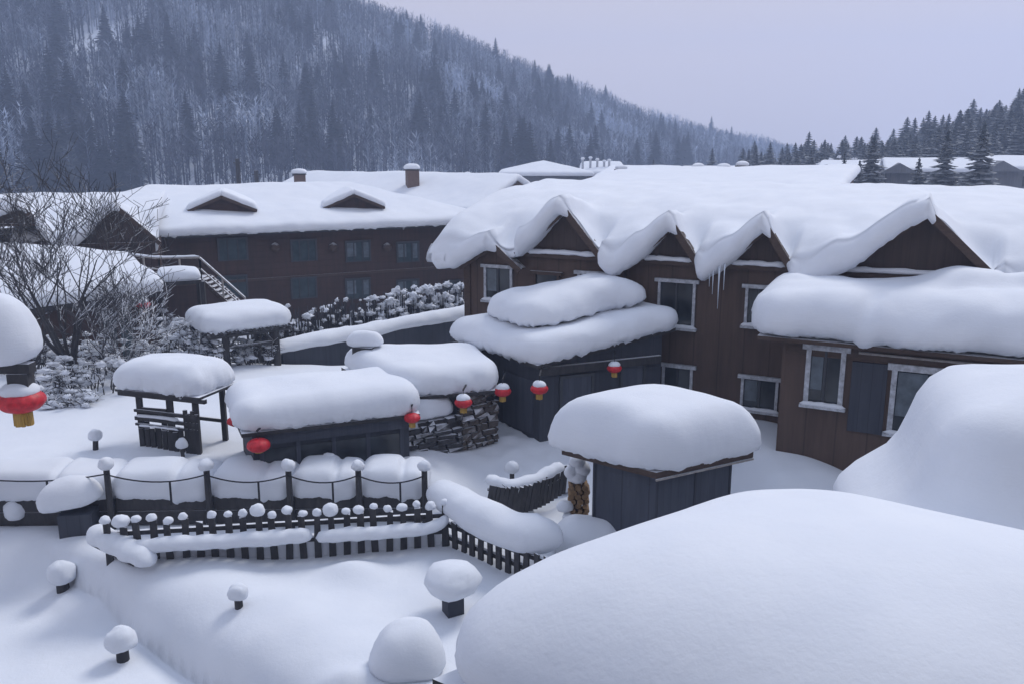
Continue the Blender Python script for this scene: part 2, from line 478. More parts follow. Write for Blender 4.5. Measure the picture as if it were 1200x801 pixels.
# ================================================================== the setting
STEP_A, STEP_B = on(58, 668, -.95), on(262, 803, -.95)     # brink between the courtyard and the lower left terrace
_sd = (STEP_B - STEP_A)[:2]; _sd /= np.linalg.norm(_sd); _sn = np.array((_sd[1], -_sd[0]))
if _sn[0] > 0: _sn = -_sn                                   # points to the lower (left) side
LUMPS = [(*on(412, 672, 0)[:2], .34, .75), (*on(405, 800, 0)[:2], .3, .6), (*on(330, 740, 0)[:2], .12, 1.2), (*on(230, 690, 0)[:2], .1, 1.0), (*on(128, 668, 0)[:2], .55, .95), (*on(92, 655, 0)[:2], .35, .9)]
def gz(x, y):
    x = np.asarray(x, float); y = np.asarray(y, float)
    p = np.stack([x, y, np.zeros_like(x)], -1)
    z = .10 * noise(p / 3.5) + .05 * noise(p / 1.4 + 5)
    near = sstep(70, 40, y)
    z = z * (.3 + .7 * near)
    garden = sstep(23.3, 24.5, y) * (1 - sstep(-3.2, -.5, x)) * sstep(44, 36, y)
    z = z + 1.15 * garden
    yard = sstep(24.5, 28.5, y) * sstep(-3.5, -.5, x) * (1 - sstep(4.0, 6.5, x)) * sstep(44, 37, y)
    z = z + (.9 + .16 * noise(p / .55 + 3) + .08 * noise(p / .25)) * yard
    z = z - 1.4 * sstep(38, 52, y)
    for (lx, ly, la, lr) in LUMPS:
        z = z + la * np.exp(-((x - lx) ** 2 + (1.3 * (y - ly)) ** 2) / lr ** 2)
    # lower terrace on the left, a soft brink and a crease at its foot
    d = (x - STEP_A[0]) * _sn[0] + (y - STEP_A[1]) * _sn[1]
    fr = sstep(22.6, 20.6, y)
    e_ = np.clip((d + 1.9) / 1.9, 0, 1)
    z = z + fr * (.14 * np.exp(-((d + 1.9) / .8) ** 2) - 1.32 * (1 - np.sqrt(np.clip(1 - e_ ** 3.4, 0, 1))) + .12 * sstep(.0, .7, d))
    # drift against the brown house
    z = z + 1.2 * sstep(6.3, 8.2, x) * sstep(21.5, 24.5, y) * sstep(36, 30, y) * sstep(13, 9, x)
    return z
xs = np.concatenate([np.linspace(-950, -60, 26), np.linspace(-55, -22, 30), np.arange(-21.6, -14, .22), np.arange(-14, -5, .075), np.arange(-5, 16, .2), np.linspace(17, 60, 30), np.linspace(70, 950, 24)])
ys = np.concatenate([np.linspace(-60, 8, 8), np.arange(9, 15, .2), np.arange(15, 22, .075), np.arange(22, 34, .2), np.arange(34.5, 75, 1.0), np.linspace(78, 1150, 34)])
X, Y = np.meshgrid(xs, ys); Zg = gz(X, Y)
nx_, ny_ = len(xs), len(ys)
ii = (np.arange(ny_ - 1)[:, None] * nx_ + np.arange(nx_ - 1)[None]).ravel()
structure(link('ground', mesh_np('ground', np.stack([X.ravel(), Y.ravel(), Zg.ravel()], 1), np.stack([ii, ii+1, ii+nx_+1, ii+nx_], 1), True), M['ground_snow']))

# ---- the wooded hill: a spur that falls from the left to the right and away
HP = [-700, -300, 0, 250, 460, 560, 650, 760, 880, 960, 1100]      # bearings
HE = [13.5, 14.5, 14.5, 12.6, 8.9, 6.9, 4.75, 2.45, .75, -.3, -.9]          # crest elevation, degrees, tree tops included
HC = [560, 520, 500, 510, 540, 570, 610, 680, 780, 850, 900]       # crest distance
HB = [190, 190, 190, 200, 215, 230, 260, 320, 430, 520, 620]       # foot distance
def hill_z(px, r):
    el = np.interp(px, HP, HE); rc = np.interp(px, HP, HC); rb = np.interp(px, HP, HB)
    top = CAM_H + rc * np.tan(np.radians(el)) - 11
    top = np.maximum(top, -3)
    t = (r - rb) / (rc - rb)
    az = (px - 600) / FPX
    p = np.stack([az * r, r, np.zeros_like(r)], -1)
    n = noise(p / 90.) * 7 + noise(p / 38. + 4) * 3.0
    up = sstep(0, 1, t) * .35 + np.clip(t, 0, 1) * .65
    z = -2.4 + (top + 2.4) * up + n * np.clip(t * 3, 0, 1) * np.clip((1.02 - t) * 4, .15, 1)
    return np.where(t > 1, z - (t - 1) * (rc - rb) * .35, z)
hp = np.linspace(-700, 1100, 170); hr = np.linspace(0, 1.25, 46)
PX, TT = np.meshgrid(hp, hr)
RR = np.interp(PX, HP, HB) + TT * (np.interp(PX, HP, HC) - np.interp(PX, HP, HB))
HZ = hill_z(PX, RR)
AZ = (PX - 600) / FPX
nx_, ny_ = PX.shape[1], PX.shape[0]
ii = (np.arange(ny_ - 1)[:, None] * nx_ + np.arange(nx_ - 1)[None]).ravel()
structure(link('wooded_hill', mesh_np('wooded_hill', np.stack([(AZ*RR).ravel(), RR.ravel(), HZ.ravel()], 1), np.stack([ii, ii+1, ii+nx_+1, ii+nx_], 1), True), M['hill_snow']))

# ---- the low ridge on the right
RPX = [780, 860, 940, 1050, 1120, 1200, 1400, 1700]
RTOP = [-3, -1.5, 1.5, 6, 10, 15, 24, 30]
def ridge_z(px, r):
    top = np.interp(px, RPX, RTOP)
    t = sstep(135, 235, r)
    az = (px - 600) / FPX
    p = np.stack([az * r, r, np.zeros_like(r)], -1)
    return -2.2 + (top + 2.2) * t + noise(p / 25.) * 1.2 * t
rp = np.linspace(780, 1700, 60); rr_ = np.linspace(130, 330, 24)
PX, RR = np.meshgrid(rp, rr_); HZ = ridge_z(PX, RR); AZ = (PX - 600) / FPX
nx_, ny_ = PX.shape[1], PX.shape[0]
ii = (np.arange(ny_ - 1)[:, None] * nx_ + np.arange(nx_ - 1)[None]).ravel()
structure(link('low_ridge', mesh_np('low_ridge', np.stack([(AZ*RR).ravel(), RR.ravel(), HZ.ravel()], 1), np.stack([ii, ii+1, ii+nx_+1, ii+nx_], 1), True), M['hill_snow']))

# ---- bare woods on the hill: a mass nobody could count
def bare_forest(n, seed):
    r = np.random.default_rng(seed)
    V = []; Cc = []
    px = r.uniform(-330, 985, n * 2); t = r.uniform(0.0, 1.03, n * 2) ** .9
    rb = np.interp(px, HP, HB); rc = np.interp(px, HP, HC); R_ = rb + t * (rc - rb)
    keep = r.random(n * 2) < np.clip(R_ / 420., .35, 1)
    x = (px - 600) / FPX * R_
    clear = noise(np.stack([x, R_, 0 * x], -1) / 34. + 2)
    keep &= clear < .40
    px, R_, x = px[keep][:n], R_[keep][:n], x[keep][:n]
    z = hill_z(px, R_)
    n = len(px)
    patch = noise(np.stack([x, R_, 0 * x], -1) / 34. + 8) + .5 * noise(np.stack([x, R_, 0 * x], -1) / 13. + 2)
    h = r.uniform(8, 15, n) * (1 + .2 * patch)
    tone = np.clip(r.normal(.25, .18, n) + .95 * patch, 0, 1)
    dark = np.array((.040,.046,.068)); pale = np.array((.46,.53,.66))
    col = dark + (pale - dark) * tone[:, None] ** 1.6
    K = 20
    base = np.stack([x, R_, z], -1)
    tris = []
    # trunk: two crossed slivers with thickness given by a third side
    for k in range(3):
        a0, a1 = 2*math.pi*k/3, 2*math.pi*(k+1)/3
        w = (.16 + .006 * h)[:, None]
        A = base + w * np.array((math.cos(a0), math.sin(a0), 0)) - np.array((0,0,.4)); B = base + w * np.array((math.cos(a1), math.sin(a1), 0)) - np.array((0,0,.4))
        T_ = base + np.stack([0*h, 0*h, h], -1); tris.append(np.stack([A, B, T_], 1))
    for k in range(K):
        hh = h * r.uniform(.28, .92, n); an = r.uniform(0, 6.283, n); L = h * r.uniform(.14, .30, n) * (1.25 - hh / h * .6)
        up = r.uniform(.5, 1.3, n)
        d = np.stack([np.cos(an), np.sin(an), up], -1); d /= np.linalg.norm(d, axis=1)[:, None]
        s_ = np.stack([-np.sin(an + r.uniform(-.8,.8,n)), np.cos(an), 0*an], -1)
        p0 = base + np.stack([0*h, 0*h, hh], -1)
        w = r.uniform(.10, .24, n)[:, None]
        tris.append(np.stack([p0 - s_*w, p0 + s_*w, p0 + d * L[:, None]], 1))
    T = np.stack(tris, 1)                                     # n, K+3, 3, 3
    cols = np.repeat(col, (K + 3) * 3, 0)
    return T.reshape(-1, 3), cols
v, c = bare_forest(26000, 21)
me = mesh_np('bare_woods', v, np.arange(len(v)).reshape(-1, 3))
ca = me.color_attributes.new('tone', 'FLOAT_COLOR', 'POINT')
ca.data.foreach_set('color', np.concatenate([c, np.ones((len(c), 1))], 1).astype(np.float32).ravel())
o = link('bare_woods', me, M['fartree']); o['kind'] = 'stuff'
tag(o, 'bare frosted woods covering the whole snowy hillside behind the village', 'woods')

# ---- conifers
def conifer_mesh(seed, whorls=25, per=10, h=1.0, wide=.2):
    r = random.Random(seed); v = []; f = []
    for i in range(whorls):
        q = i / (whorls - 1); z = .10 + .88 * q ** .92
        L = wide * (1 - q) ** .8 * r.uniform(.8, 1.15) + .012
        if i < 2: L *= .75 + .15 * i
        for k in range(per):
            an = 6.283 * (k + r.uniform(-.35, .35)) / per + i * 1.3
            l = L * r.uniform(.7, 1.2); dr = l * r.uniform(.25, .55) * (1.1 - q * .9)
            w = l * r.uniform(.28, .42) + .005; ca, sa = math.cos(an), math.sin(an)
            z0 = z + r.uniform(-.012, .012)
            def pt(rr, side, dz): return (ca*rr - sa*side, sa*rr + ca*side, z0 + dz)
            n = len(v)
            v += [pt(0, 0, .015), pt(l*.45, w, -dr*.55 - .012), pt(l*.55, 0, -dr*.30), pt(l*.45, -w, -dr*.55 - .012),
                  pt(l*.82, w*.6, -dr*.95), pt(l, 0, -dr*.8), pt(l*.82, -w*.6, -dr*.95)]
            f += [(n, n+1, n+2), (n, n+2, n+3), (n+1, n+4, n+2), (n+4, n+5, n+2), (n+2, n+5, n+6), (n+2, n+6, n+3)]
    n = len(v)
    v += [(.012,0,.9),(-.006,.01,.9),(-.006,-.01,.9),(0,0,1.02)]; f += [(n,n+1,n+3),(n+1,n+2,n+3),(n+2,n,n+3)]
    return mesh_of('crown', v, f)
CON = [conifer_mesh(s, wide=w) for s, w in ((1,.17),(2,.20),(3,.23),(4,.185))]
for me in CON: me.materials.append(M['needle'])
CONF = [me.copy() for me in CON]
for me in CONF: me.materials.clear(); me.materials.append(M['needle_far'])
tr = MB().tube([(0,0,-.06),(0,0,.5),(0,0,.95)], [.017,.011,.002], 6); TRUNK = mesh_of('trunk', tr.v, tr.f, True); TRUNK.materials.append(M['bark'])
def conifer(base, h, seed, label, group, parts=True, name='conifer', wide=1.0):
    o = thing(name, label, 'conifer', base, group)
    o.rotation_euler = (0, 0, (seed * 2.39) % 6.28)
    for nm, me in (('crown', (CON if parts else CONF)[seed % 4]), ('trunk', TRUNK)):
        if nm == 'trunk' and not parts: continue
        c = bpy.data.objects.new(nm, me); COL.objects.link(c); c.parent = o; c.scale = (h * wide, h * wide, h)
    return o
r = random.Random(5)
spots = []
tries = 0
while len(spots) < 280 and tries < 4000:
    tries += 1
    px = r.uniform(-40, 860); t = r.random() ** 1.1 * .86
    R_ = np.interp(px, HP, HB) + t * (np.interp(px, HP, HC) - np.interp(px, HP, HB))
    x = (px - 600) / FPX * R_
    if float(noise(np.array((x / 42., R_ / 42., 5.)))) < .12 and r.random() < .88: continue
    spots.append((px, R_, x))
spots.sort(key=lambda q: q[1])
rest = spots[118:]; spots = spots[:118]
rv = []; rf = []; nb0 = 0
for i, (px, R_, x) in enumerate(rest):                       # the farther ones, past the number one can tell apart
    me = CONF[i % 4]; co = np.zeros(len(me.vertices) * 3, np.float32); me.vertices.foreach_get('co', co); co = co.reshape(-1, 3)
    hh = r.uniform(13, 22); z = float(hill_z(np.array(px), np.array(R_))) - .3
    ca_, sa_ = math.cos(i * 2.4), math.sin(i * 2.4); q = np.stack([co[:, 0]*ca_ - co[:, 1]*sa_, co[:, 0]*sa_ + co[:, 1]*ca_, co[:, 2]], 1)
    rv.append(q * np.array((hh*1.15, hh*1.15, hh)) + np.array((x, R_, z)))
    tri = np.zeros(len(me.polygons) * 3, np.int32); me.polygons.foreach_get('vertices', tri); rf.append(tri.reshape(-1, 3) + nb0); nb0 += len(co)
o = link('conifer_wood', mesh_np('conifer_wood', np.concatenate(rv), np.concatenate(rf)), M['needle_far']); o['kind'] = 'stuff'
tag(o, 'dark conifers scattered high on the hillside woods', 'woods')
for i, (px, R_, x) in enumerate(spots):
    z = float(hill_z(np.array(px), np.array(R_)))
    hh = r.uniform(13, 22)
    conifer((x, R_, z - .3), hh, i, 'dark conifer standing among the bare woods on the snowy hillside', 'conifers scattered in the hillside woods', parts=False, wide=1.15)
# conifers of the right-hand ridge: tree tops read off the photograph's skyline
r = random.Random(9)
sky_px = [860, 880, 905, 945, 985, 1010, 1040, 1090, 1115, 1160, 1200, 1240]
sky_y  = [186, 168, 178, 158, 160, 157, 150, 133, 126, 118, 106, 100]
lab = {0: 'tall dark conifer in the back row along the ridge skyline', 1: 'dark conifer in the middle of the wood on the right ridge', 2: 'lower dark conifer at the front edge of the right-hand wood'}
for row, (D0, D1, n, dy) in enumerate(((215, 250, 58, 0), (185, 215, 56, 12), (158, 182, 50, 26))):
    for k in range(n):
        px = 868 + (1250 - 868) * (k + r.uniform(.1, .9)) / n
        D = r.uniform(D0, D1)
        gz0 = float(ridge_z(np.array(px), np.array(D)))
        ytop = np.interp(px, sky_px, sky_y) + dy * .8 + r.uniform(-7, 16)
        top = at(px, ytop, D)
        h = max(6.0, top[2] - gz0)
        conifer((top[0], D, gz0 - .3), h, k + row * 7, lab[row], ('skyline conifers of the right ridge', 'conifers in the middle of the right wood', 'conifers along the front of the right wood')[row], wide=min(2.1, 12.5 / h + .45) * r.uniform(.85, 1.45))
for i, (px, ytop, D, lb) in enumerate([(835, 173, 210, 'small lone conifer on the skyline left of the ridge wood'), (903, 166, 190, 'snow dusted conifer at the left end of the ridge wood'), (886, 169, 200, 'slim conifer beside the snow dusted one at the end of the wood'),
                                      (1112, 150, 112, 'snow dusted conifer standing before the far right houses'), (1155, 142, 108, 'tallest snow dusted conifer in front of the houses at right'), (1025, 158, 118, 'dark conifer at the left end of the far houses'),
                                      (1078, 183, 105, 'small young conifer in front of the far house gable'), (990, 182, 120, 'short bushy conifer left of the far houses'), (1008, 186, 116, 'squat conifer among bushes beside the far houses'),
                                      (766, 186, 200, 'tiny conifer behind the far roofs in the valley')]):
    top = at(px, ytop, D); g0 = -1.8
    conifer((top[0], D, g0 - .2), top[2] - g0, i + 1, lb, None, wide=1.25 if top[2] - g0 > 9 else 1.6)

# ================================================================== buildings
class Plane:
    """a vertical wall plane: s runs along it, n points out of the building"""
    def __init__(s, A, B):
        s.O = np.array(A[:2], float); e = np.array(B[:2], float) - s.O
        s.L = float(np.linalg.norm(e)); s.e = e / s.L; s.n = np.array((s.e[1], -s.e[0]))
        s.ang = math.atan2(s.e[1], s.e[0])
    def P(s, u, z, off=0.0):
        q = s.O + s.e * u + s.n * off
        return np.array((q[0], q[1], z))
    def px(s, px, py, off=0.0):
        r = ray(px, py); O = s.O + s.n * off
        t = (O @ s.n) / (r[:2] @ s.n); q = r[:2] * t
        return float((q - O) @ s.e), float(CAM_H + r[2] * t)
    def box(s, mb, u0, u1, z0, z1, o0, o1):
        c = [s.P(u0, 0, o1), s.P(u1, 0, o1), s.P(u1, 0, o0), s.P(u0, 0, o0)]
        return mb.hexa([(q[0], q[1], z0) for q in c], [(q[0], q[1], z1) for q in c])
def slab(mb, C, t, over=0.0):
    """a slab of thickness t under the quad C, grown by over"""
    C = [np.asarray(c, float) for c in C]; m = sum(C) / 4
    G = []
    for i, c in enumerate(C):
        d1 = c - C[(i + 1) % 4]; d2 = c - C[(i - 1) % 4]
        G.append(c + over * (d1 / np.linalg.norm(d1) + d2 / np.linalg.norm(d2)))
    return mb.hexa([g - (0, 0, t) for g in G], G)
def window(bld, pl, u0, u1, z0, z1, sill=True, mull=1, frame='frame', pane='glass', fw=.10, snow=True, curtain=0, off=0.0, top=True):
    fr = MB(); o1 = off + .09
    pl.box(fr, u0, u0 + fw, z0, z1, off + .002, o1); pl.box(fr, u1 - fw, u1, z0, z1, off + .002, o1)
    pl.box(fr, u0 - (.12 if top else 0), u1 + (.12 if top else 0), z1 + .002, z1 + fw * (1.3 if top else 1), off + .002, o1 + .05)
    w = fr.build('window', M[frame], bld)
    gl = MB(); pl.box(gl, u0 + fw - .01, u1 - fw + .01, z0, z1, off + .003, off + .02); gl.build('pane', M[pane], w)
    if mull:
        mu = MB()
        for k in range(1, mull + 1):
            um = u0 + (u1 - u0) * k / (mull + 1)
            pl.box(mu, um - .035, um + .035, z0 + .01, z1 - .002, off + .022, o1 - .02)
        pl.box(mu, u0 + fw + .002, u1 - fw - .002, z0 - .0, z0 + .07, off + .024, o1 - .03)
        mu.build('mullion', M['darkframe'], w)
    if curtain:
        cu = MB(); span = (u1 - u0 - 2 * fw) * .42
        pl.box(cu, u0 + fw + .03, u0 + fw + span, z0 + (z1 - z0) * .28, z1 - .06, off + .021, off + .026)
        if curtain > 1: pl.box(cu, u1 - fw - span * .6, u1 - fw - .03, z0 + (z1 - z0) * .2, z1 - .06, off + .021, off + .026)
        cu.build('curtain', M['curtain'], w)
    if sill:
        si = MB(); pl.box(si, u0 - .1, u1 + .1, z0 - .09, z0 - .002, off + .002, o1 + .10); si.build('sill', M[frame], w)
        if snow:
            roll('sill_snow', w, [pl.P(u0 - .1, z0 + .02, off + .12), pl.P((u0+u1)/2, z0 + .03, off + .12), pl.P(u1 + .1, z0 + .02, off + .12)], .09, 1.0, .03, .3, u0, 8, 6)
    return w

def wavy_roof(name, bld, pl, sL, sR, ze, k, tr, gables, th=.6, ov=.95, endw=.45, back=6.0, ds=.13, seed=0.0, valley=.0, dips=None):
    """deep snow draped over a roof with gabled dormers; gables: (s_left, s_apex, s_right, z_apex, z_foot)"""
    ss = np.arange(sL, sR + ds, ds)
    full = np.full(len(ss), ov); thick = np.full(len(ss), th)
    for a, c, b, za, zf in gables:
        rt = sstep(c - .05, c + .25, ss) * sstep(b + .25, b - .05, ss)
        full = full * (1 - rt) + (.42) * rt; thick = thick * (1 - rt) + (th * .26) * rt
        ap = np.exp(-((ss - c + .1) / .4) ** 2); thick *= 1 - .25 * ap
        vl = np.exp(-((ss - a + .15) / .55) ** 2); thick *= 1 + .30 * vl
    def top(s, t, thk):
        thk = thk + (th - thk) * sstep(.0, 1.6, t)
        tt = np.clip(t, -1.6, tr)
        z = ze + thk * .95 + k * tr * (.72 * (1 - np.exp(-tt / 2.3)) + .28 * tt / tr) - k * .9 * np.clip(t - tr, 0, None) + valley
        for a, c, b, za, zf in gables:
            half = np.where(s < c, c - a, b - c)
            q = np.abs(s - c) / half
            sm = np.where(q < 1, q * q * (3 - 2 * q), 1 + (q - 1) * .9)
            wv = np.where(s < c, .55, .15)
            dz = za + thk - (za - zf) * (sm * wv + q * (1 - wv)) - .10 * np.exp(-((s - c) / .3) ** 2) * (s > c) - np.clip(t - .2, 0, None) * .42
            hgt = .22 + .35 * sstep(0, 3, t)
            z = .5 * (z + dz + np.sqrt((z - dz) ** 2 + hgt ** 2)) - .0
        return z
    rows = [(.25, 1.0), (-.35, 1.02), (-.80, .98), (-1.0, .78), (-1.06, .52), (-1.0, .28), (-.86, .10), (-.66, .02)]
    V = []; nrow = 0
    def put(tt, drop):
        nonlocal nrow
        t = tt; p = pl.O[None] + pl.e[None] * ss[:, None] - pl.n[None] * t[:, None]
        z = top(ss, t, thick) - drop
        V.append(np.concatenate([p, z[:, None]], 1)); nrow += 1
    for f_, d_ in rows:
        put(np.where(f_ < 0, f_ * full, f_), d_ * thick * (1.12))
    for t in np.concatenate([np.arange(-.35, 3, .18), np.linspace(3.2, tr + back, 40)]):
        put(np.full(len(ss), t) + np.clip(.35 - .66 * full - .0, -9, 0) * (1 if t < -.2 else 0), 0 * thick)
    V = np.array(V)                                            # rows, cols, 3
    wob = noise(V / 1.6 + seed) * .10 + noise(V / .6 + seed) * .035
    V[..., 2] += wob * np.array([.3]*2 + [.8]*6 + [1]*(nrow-8))[:, None]
    V[:6, :, 2] -= (np.abs(noise(V[:6] * 2.7 + seed)) * .12)
    V[2:7, :, :2] += pl.n * (noise(V[2:7] * 1.7 + 4)[..., None] * .10)
    # rounded ends
    def endcol(V, side):
        base = V[:, 0] if side < 0 else V[:, -1]
        out = []
        for dx, dz in ((.20, .05), (.36, .18), (.45, .38), (.42, .55), (.2, .66), (-.4, .70)):
            q = base.copy(); q[:, :2] += pl.e * side * dx * endw / .45
            q[:, 2] -= dz * th / .6; q[:8, 2] = np.maximum(q[:8, 2], base[:8, 2] * .6 + (base[0, 2]) * .4 - .02)
            out.append(q)
        return out
    L_ = endcol(V, -1); R_ = endcol(V, 1)
    A = np.concatenate([np.stack(L_[::-1], 1), V, np.stack(R_, 1)], 1)
    nr, nc_ = A.shape[:2]
    ii = (np.arange(nr - 1)[:, None] * nc_ + np.arange(nc_ - 1)[None]).ravel()
    return link(name, mesh_np(name, A.reshape(-1, 3), np.stack([ii, ii+1, ii+nc_+1, ii+nc_], 1), True), M['snow'], bld)
def gable_front(bld, pl, g, mat, trim, off=.04, barge=.5, ledge=True, fascia=True):
    a, c, b, za, zf = g
    mb = MB(); P = [pl.P(a, zf, off), pl.P(b, zf, off), pl.P(c, za, off)]; Q = [pl.P(a, zf, -.9), pl.P(b, zf, -.9), pl.P(c, za, -.9)]
    mb.add(P + Q, [(0,1,2), (5,4,3), (0,3,4,1), (1,4,5,2), (2,5,3,0)])
    gf = mb.build('gable', M[mat], bld)
    for u, hgt in ((a, zf), (b, zf)):
        d = (1 if u > c else -1) * .18
        bb = MB().bar(pl.P(c, za + .02, barge), pl.P(u + d, hgt - .09, barge), .07, .24); bb.build('bargeboard', M[trim], gf)
        so = MB().bar(pl.P(c, za + .10, barge * .5), pl.P(u + d, hgt - .01, barge * .5), barge * .98, .05, up=(pl.e[0] * (za-hgt) * (1 if u > c else -1), pl.e[1] * (za-hgt) * (1 if u > c else -1), abs(u - c))); so.build('soffit', M[trim], gf)
    if ledge:
        roll('ledge_snow', gf, [pl.P(a + .15, zf + .02, off + .12), pl.P(a*.6+b*.4, zf + .05, off + .12), pl.P(b - .1, zf + .03, off + .12)], .13, .9, .06, .35, a, 8, 8)
    if fascia:
        fs = MB(); pl.box(fs, a - .1, b + .1, zf - .16, zf - .005, off - .03, off + .16); fs.build('fascia', M[trim], gf)
    return gf

# ---- the long brown lodge on the right
pm = Plane(at(612, 295, 33.5), at(935, 315, 28.8))
ze = float(at(612, 295, 33.5)[2])
lodge = thing('lodge', 'long brown two-storey lodge with wavy deep snow over its row of gables', 'building', pm.P(8, 0, 0))
uL = pm.px(546, 330)[0]
wl_ = MB(); pm.box(wl_, uL, 27, -.3, ze + .15, -17, 0)
wall = wl_.build('wall', M['brown'], lodge)
corner = MB(); pm.box(corner, uL - .06, uL + .22, -.3, ze - .6, -.25, .05); corner.build('corner_board', M['brown_trim'], lodge)
def gab(pa, pc, pb, ya, yf, off=.5):
    a = pm.px(pa, yf, .3)[0]; b = pm.px(pb, yf, .3)[0]; c, za = pm.px(pc, ya, off)
    return [a, c, b, za, ze]
G1 = gab(612, 661, 703, 247, 295); G2 = gab(748, 788, 815, 265, 302); G3 = gab(850, 898, 924, 268, 310); G4 = gab(978, 1089, 1166, 252, 315)
G0 = gab(546, 577, 607, 287, 312); G0[3] = pm.px(577, 288, .5)[1]; G0[4] = ze - .62
for g in (G1, G2, G3, G4): g[4] = ze
for g in (G1, G2, G3, G4): gable_front(lodge, pm, g, 'gable', 'brown_trim')
gable_front(lodge, pm, G0, 'brown', 'brown_trim', ledge=False, fascia=False)
wavy_roof('roof_snow', lodge, pm, uL - .75, 27, ze - .05, .185, 9.5, [[G0[0]-.5, G0[1], G0[2], G0[3], ze - .85], G1, G2, G3, G4], th=.80, ov=1.05, seed=1.0)
for pxs, (y0, y1), kw in ((( 568, 601), (314, 352), dict(curtain=1, mull=1)), ((626, 656), (322, 350), dict(frame='brown_trim', mull=0, sill=False)), ((677, 716), (322, 352), dict(mull=1)),
                      ((771, 815), (331, 383), dict(mull=1)), ((873, 905), (338, 382), dict(mull=1)), ((776, 812), (430, 458), dict(mull=1)), ((868, 912), (444, 480), dict(mull=1, curtain=1))):
    u0 = pm.px(pxs[0], (y0+y1)/2)[0]; u1 = pm.px(pxs[1], (y0+y1)/2)[0]; um = (pxs[0] + pxs[1]) / 2
    z1 = pm.px(um, y0)[1]; z0 = pm.px(um, y1)[1]
    window(lodge, pm, u0, u1, z0, z1, **kw)
dp = MB(); uu = pm.px(735, 340)[0]; dp.tube([pm.P(uu, ze - .2, .08), pm.P(uu, .5, .08)], .05, 8); dp.build('downpipe', M['brown_trim'], lodge)
ic = [(836, 318, 345, .035), (843, 318, 362, .045), (832, 317, 336, .03), (849, 318, 340, .03)]
for pxi, y0, y1, rr in ic:
    u, z1 = pm.px(pxi, y0, .95); _, z0 = pm.px(pxi, y1, .95)
    p1, p0 = pm.P(u, z1 + .25, .95), pm.P(u, z0, .95)
    MB().tube([p1, p1 * .6 + p0 * .4, p0], [rr, rr * .55, .008], 7).build('icicle', M['ice'], lodge, True)

# ---- the projecting block of the lodge, with its own flat snow-laden roof
cb = on(906, 570, 0.0)
pb = Plane(cb, cb + np.array((*pm.e, 0)))
ub = 20.0
zb = pb.px(908, 396)[1] + .12
dep = float((pm.O - pb.O) @ (-pm.n)) - .02
annex = thing('lodge_annex', 'brown annex projecting from the lodge under a thick two-lobed snow roof', 'building', pb.P(3, 0, -1))
wb = MB(); pb.box(wb, 0, ub, -.3, zb - .1, -dep, 0); wb.build('wall', M['brown'], annex)
rb_ = MB(); pb.box(rb_, -.7, ub, zb - .098, zb + .02, -dep + .01, .55); rb_.build('roof', M['brown_trim'], annex)
fb = MB(); pb.box(fb, .12, ub, zb - .55, zb - .101, .003, .06); fb.build('frieze_board', M['brown_trim'], annex)
for zz in (zb - .3,):
    rl = MB(); pb.box(rl, 2.2, ub, zz - .03, zz + .03, .062, .14); rl.build('rail', M['rail'], annex)
u0, z1 = pb.px(946, 408); _, z0 = pb.px(946, 472); u1 = pb.px(990, 440)[0]
window(annex, pb, u0, u1, z0, z1, mull=1, curtain=1, fw=.14)
us0 = pb.px(994, 460)[0]; us1 = pb.px(1038, 460)[0]; zs1 = pb.px(1015, 424)[1]; zs0 = pb.px(1015, 506)[1]
sh = MB(); pb.box(sh, us0 + .05, us1, zs0, zs1, .003, .07); sh.build('shutter', M['panel2'], annex)
u0 = pb.px(1042, 470)[0]; z1 = pb.px(1045, 432)[1]; z0 = pb.px(1045, 506)[1]; u1 = u0 + (us1 - us0) * 2.15
window(annex, pb, u0, u1, z0, z1, mull=1, curtain=2, fw=.15)
window(annex, pb, u1 + .7, u1 + 2.6, z0, z1, mull=1, curtain=0, fw=.15)
C = [pb.P(-.95, zb + .02, .70), pb.P(ub, zb + .08, .70), pb.P(ub, zb + .4, -dep + .05), pb.P(-.95, zb + .35, -dep + .05)]
def lobes(u, v, P):
    s = (P[:, :2] - pb.O) @ pb.e
    t = (P[:, :2] - pb.O) @ pb.n
    groove = -.22 * np.exp(-((s - 2.45 + .15*t) / .28) ** 2) * sstep(-1.2, .6, t)
    shelf = .40 * sstep(-1.0, -1.8, t + .22 * np.sin(s * 1.3)) * sstep(3.2, 5.0, s)
    return groove + shelf
pillow('roof_snow', annex, C, 1.28, w=1.0, lip=.42, crown=.25, amp=.17, sc=1.5, R=1.2, over=.12, jag=.09, seed=3, zf=lobes, sag=.10, step=.1)

